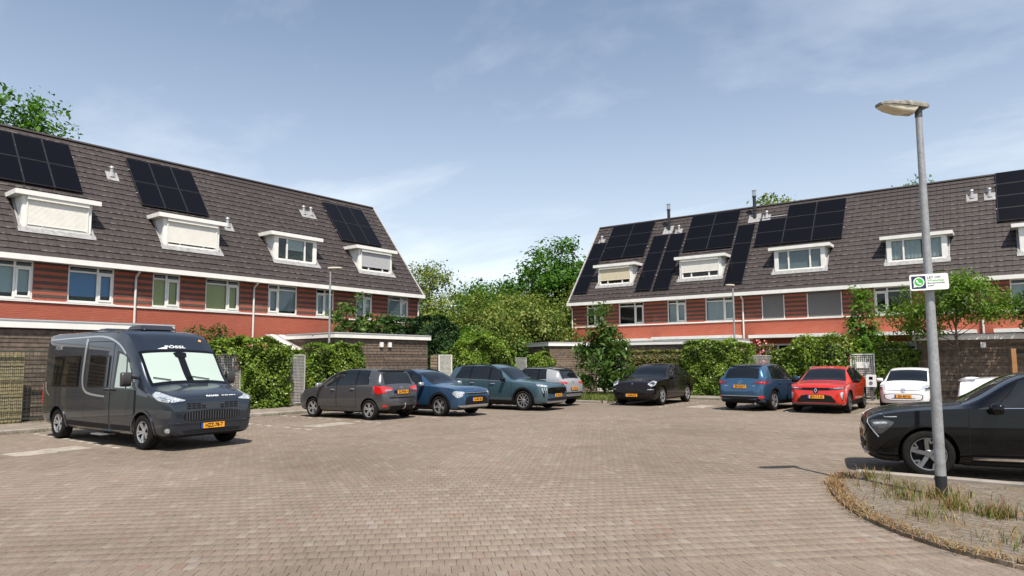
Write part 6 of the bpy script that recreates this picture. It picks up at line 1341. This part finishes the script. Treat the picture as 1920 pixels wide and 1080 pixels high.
gb = new_obj('bed_grass', np_mesh('bed_grass', V, Fq), None, GRN, 'stuff'); gb['label'] = 'rough grass in the planting bed under the small leafy tree'; gb['category'] = 'grass'
n = 1500; Pk = np.concatenate([np.stack([np.full(n, KX-.0)+np.abs(r.normal(0, .03, n)), r.uniform(3, 26, n), np.full(n, .0)], 1), np.stack([r.uniform(-14.8, 3, n), np.full(n, KY)-np.abs(r.normal(0, .03, n)), np.full(n, .0)], 1), np.stack([np.full(n, -23.7)+np.abs(r.normal(0, .08, n)), r.uniform(3, 30, n), np.full(n, .1)], 1)])
V, Fq = blades(Pk, .07, .9, 6, .006); wk = new_obj('kerb_weeds', np_mesh('kerb_weeds', V, Fq), None, GRN, 'stuff'); wk['label'] = 'weeds along the foot of the kerbs'; wk['category'] = 'weeds'

# ------------------------------------------------------------------ lamp posts, sign, charger
def mat_galv():
    m = bpy.data.materials.new('galvanised_steel'); m.use_nodes = True; t = NT(m); b = t.n['Principled BSDF']; b.inputs['Metallic'].default_value = .35; b.inputs['Roughness'].default_value = .55
    p = t.node('NewGeometry').outputs['Position']; v = t.node('TexVoronoi', i_Vector=p, i_Scale=38.0)
    c = t.ramp(v.outputs['Color'], [(0, (.27, .275, .28)), (1, (.37, .375, .38))]); c = t.mix(t.math('MULTIPLY', t.math('SUBTRACT', t.noise(5, 5, p), .5), 3, True), c, (.20, .20, .19)); t.l.new(c, b.inputs['Base Color']); return m
GALV = mat_galv(); LENS = mat('lamp_lens', (0.62, 0.56, 0.42), 0.25, spec=.5); HOOD = mat('lamp_hood', (0.22, 0.20, 0.17), 0.7, var=.6, vscale=14)
def lamp(label, base, H, az, r0, lens=None, size=1.0, lean=(0, 0), old=True):
    l = thing('street_lamp', label, 'street lamp', base, az, 'street lamps'); top = Vector((lean[0], lean[1], H)); rs_ = [r0*1.0, r0*1.0, r0*.97, r0*.78, r0*.62]
    fs = [0, .32, .33, .62, 1.0]
    MB().tube([top*f for f in fs], rs_, 20).build('pole', GALV, l, smooth=True)
    MB().tube([top*-.01, top*.052], r0*1.08, 20).build('base_sleeve', mat('black_sleeve', (.012, .012, .013), .6), l, smooth=True)
    # lantern: hood, clear bowl and spigot
    s = size; st = [(-.11, .07, .05), (-.09, .08, .07), (.06, .09, .075), (.25, .115, .07), (.45, .112, .055), (.56, .09, .045), (.60, .06, .03)]
    mb = MB(); n = 14
    for x, wd, hh in st: mb.v += [tuple(top+Vector((x*s, wd*s*math.copysign(abs(math.cos(a))**.45, math.cos(a)), hh*s*max(0, math.sin(a))**.35))) for a in [math.pi*k/(n-1) for k in range(n)]]
    for i in range(len(st)-1): mb.f += [(i*n+k, i*n+k+1, (i+1)*n+k+1, (i+1)*n+k) for k in range(n-1)]
    mb.f += [tuple(range(n)), tuple((len(st)-1)*n+k for k in range(n-1, -1, -1))]+[(i*n, (i+1)*n, (i+1)*n+n-1, i*n+n-1) for i in range(len(st)-1)]
    hd = mb.build('lantern_hood', HOOD if old else mat('lamp_beige', (.55, .50, .38), .5), l, smooth=True, angle=50)
    st2 = [(.07, .085, .03), (.12, .085, .10 if old else .03), (.32, .10, .095 if old else .035), (.48, .095, .06 if old else .03), (.58, .07, .02)]; mb = MB()
    for x, wd, hh in st2: mb.v += [tuple(top+Vector((x*s, wd*s*math.copysign(abs(math.cos(a))**.6, math.cos(a)), -hh*s*max(0, math.sin(a))**.5-.002))) for a in [math.pi*k/(n-1) for k in range(n)]]
    for i in range(len(st2)-1): mb.f += [(i*n+k, i*n+k+1, (i+1)*n+k+1, (i+1)*n+k) for k in range(n-1)]
    mb.f += [tuple(range(n)), tuple((len(st2)-1)*n+k for k in range(n-1, -1, -1))]
    mb.build('lantern_bowl', LENS, hd, smooth=True, angle=60)
    MB().tube([top+Vector((0, 0, -.12)), top+Vector((0, 0, .03))], r0*.72, 16).build('spigot', mat('dark_alu', (.10, .10, .10), .5, .5), l, smooth=True)
    return l
lamp('galvanised street lamp in the right foreground, a notice sign on its post', (-1.18, 10.31, .058), 5.05, math.atan2(-.75, -.66), .063, lean=(.0, -.0))
lamp('slim street lamp behind the grey people carrier, left row', (-24.2, 18.3, .1), 5.75, R(25), .055, old=False, size=.9)
lamp('slim street lamp behind the broad ivy hedge, far row', rp(-11.2, 34.1, .1), 5.45, R(-110), .055, old=False, size=.8)
# notice sign on the near post, facing the camera
zs = 2.775; cx_ = Vector((-1.18, 10.31, 0)); dirn = Vector((-cx_.x, -cx_.y, 0)).normalized(); ang = math.atan2(dirn.x, -dirn.y)+R(14)
sg = thing('notice_sign', 'white neighbourhood watch sign with green speech bubble on the lamp post', 'sign', (cx_.x+dirn.x*.115, cx_.y+dirn.y*.115, zs), -0.0); sg.rotation_euler = (R(90), R(-1.5), ang)
def rrect(w_, h_, r_, n=5):
    o = []
    for sx, sy, a0 in ((1, 1, 0), (-1, 1, 90), (-1, -1, 180), (1, -1, 270)):
        for k in range(n+1): a = R(a0+90*k/n); o.append((sx*(w_/2-r_)+r_*math.cos(a), sy*(h_/2-r_)+r_*math.sin(a)))
    return o
sg.scale = (.88, .88, .88); SW, SH = .50, .235
MB().prism(rrect(SW, SH, .028), 0, .012, 'z').build('panel', mat('sign_white', (.82, .82, .80), .4), sg)
NV_ = mat('sign_navy', (.012, .03, .06), .4); GRNS = mat('sign_green', (.05, .42, .05), .4)
MB().prism(rrect(.185, .185, .004), .012, .0135, 'z').build('navy_square', NV_, sg).location = (-.135, 0, 0)
def disc(r_, n=28, c=(0, 0)): return [(c[0]+r_*math.cos(2*math.pi*k/n), c[1]+r_*math.sin(2*math.pi*k/n)) for k in range(n)]
W_ = MATS['sign_white']
o = MB().prism(disc(.072), .0136, .0146, 'z').prism([(-.066, -.028), (-.072, -.078), (-.022, -.066)], .0136, .0147, 'z').build('bubble_outline', W_, sg); o.location = (-.132, .004, 0)
MB().prism(disc(.058), .0148, .0156, 'z').build('bubble', GRNS, sg).location = (-.132, .004, 0)
hs = [(-.034, .030), (-.020, .034), (-.008, .014), (-.014, .004), (.004, -.016), (.014, -.010), (.034, -.022), (.030, -.034), (.012, -.036), (-.014, -.022), (-.032, .002), (-.037, .018)]
MB().prism(hs, .0158, .0164, 'z').build('handset', W_, sg).location = (-.132, .004, 0)
for txt, y, sz, m_, wd in (('LET OP!', .062, .046, NV_, .17), ('WhatsApp', .020, .044, GRNS, .22), ('Buurtpreventie', -.018, .030, NV_, .22), ('actief', -.055, .030, NV_, .08)):
    tm = text_mesh(txt, sz, 'LEFT', .0006, .0008); tm.materials.append(m_); xs = [v.co.x for v in tm.vertices]; o = new_obj('lettering', tm, sg); o.location = (-.022, y, .0125); o.scale = (wd/(max(xs)-min(xs)), 1, 1)
for z in (-.06, .06):
    cl_ = MB().box(-.09, .09, z-.012, z+.012, -.03, -.002).build('clamp', GALV, sg)
# charging post
ch = thing('charging_post', 'white wall-box charger on a short grey post beside the red crossover', 'charger', rp(-4.92, 32.3, .1), DL)
MB().box(-.05, .05, -.04, .04, 0, .62).build('post', mat('post_grey', (.10, .10, .105), .5), ch)
bx_o = MB().prism([(-.19, .58), (.19, .58), (.19, 1.04), (.15, 1.08), (-.15, 1.08), (-.19, 1.04)], -.10, .06, 'y').build('housing', mat('charger_white', (.78, .78, .77), .35), ch)
MB().box(-.07, .07, -.106, -.1005, .88, 1.0).build('display', CGB, bx_o); MB().prism(disc(.07, 20, (0, .74)), -.115, -.1005, 'y').build('socket', mat('socket_grey', (.16, .16, .17), .4), bx_o)
# orange post with a dark bar behind the black SUV
op = thing('barrier_post', 'orange wooden post with a dark bar, above the black SUV at the right edge', 'post', (-.66, 19.9, 0.016), 0)
MB().box(-.045, .045, -.045, .045, 0, 2.02).build('post', mat('orange_wood', (.42, .20, .07), .7, var=.2), op); MB().box(.046, 3.5, -.03, .03, 1.90, 1.99).build('bar', CBL, op)
# striped awning on the third house of the left row
aw = thing('sun_awning', 'grey and white striped awning slope behind the ivy, left row', 'awning', (-28.2, 17.7, 0), R(90))
for k in range(11):
    u = k*.24; p = [(u, -.1, 3.12), (u+.238, -.1, 3.12), (u+.238, -1.9, 2.42), (u, -1.9, 2.42)]
    mb = MB().hexa([*[(a, b, z-.012) for a, b, z in p], *p]); mb.build('stripe', mat('awning_white', (.70, .68, .64), .7) if k % 2 else mat('awning_grey', (.32, .30, .29), .7), aw)
MB().tube([(0, -1.9, 2.40), (2.64, -1.9, 2.40)], .035, 8).build('front_bar', WHITE, aw, smooth=True)
for a in (.2, 2.4): MB().tube([(a, .14, 2.5), (a, -1.0, 2.42), (a, -1.88, 2.40)], .02, 6).build('arm', WHITE, aw)
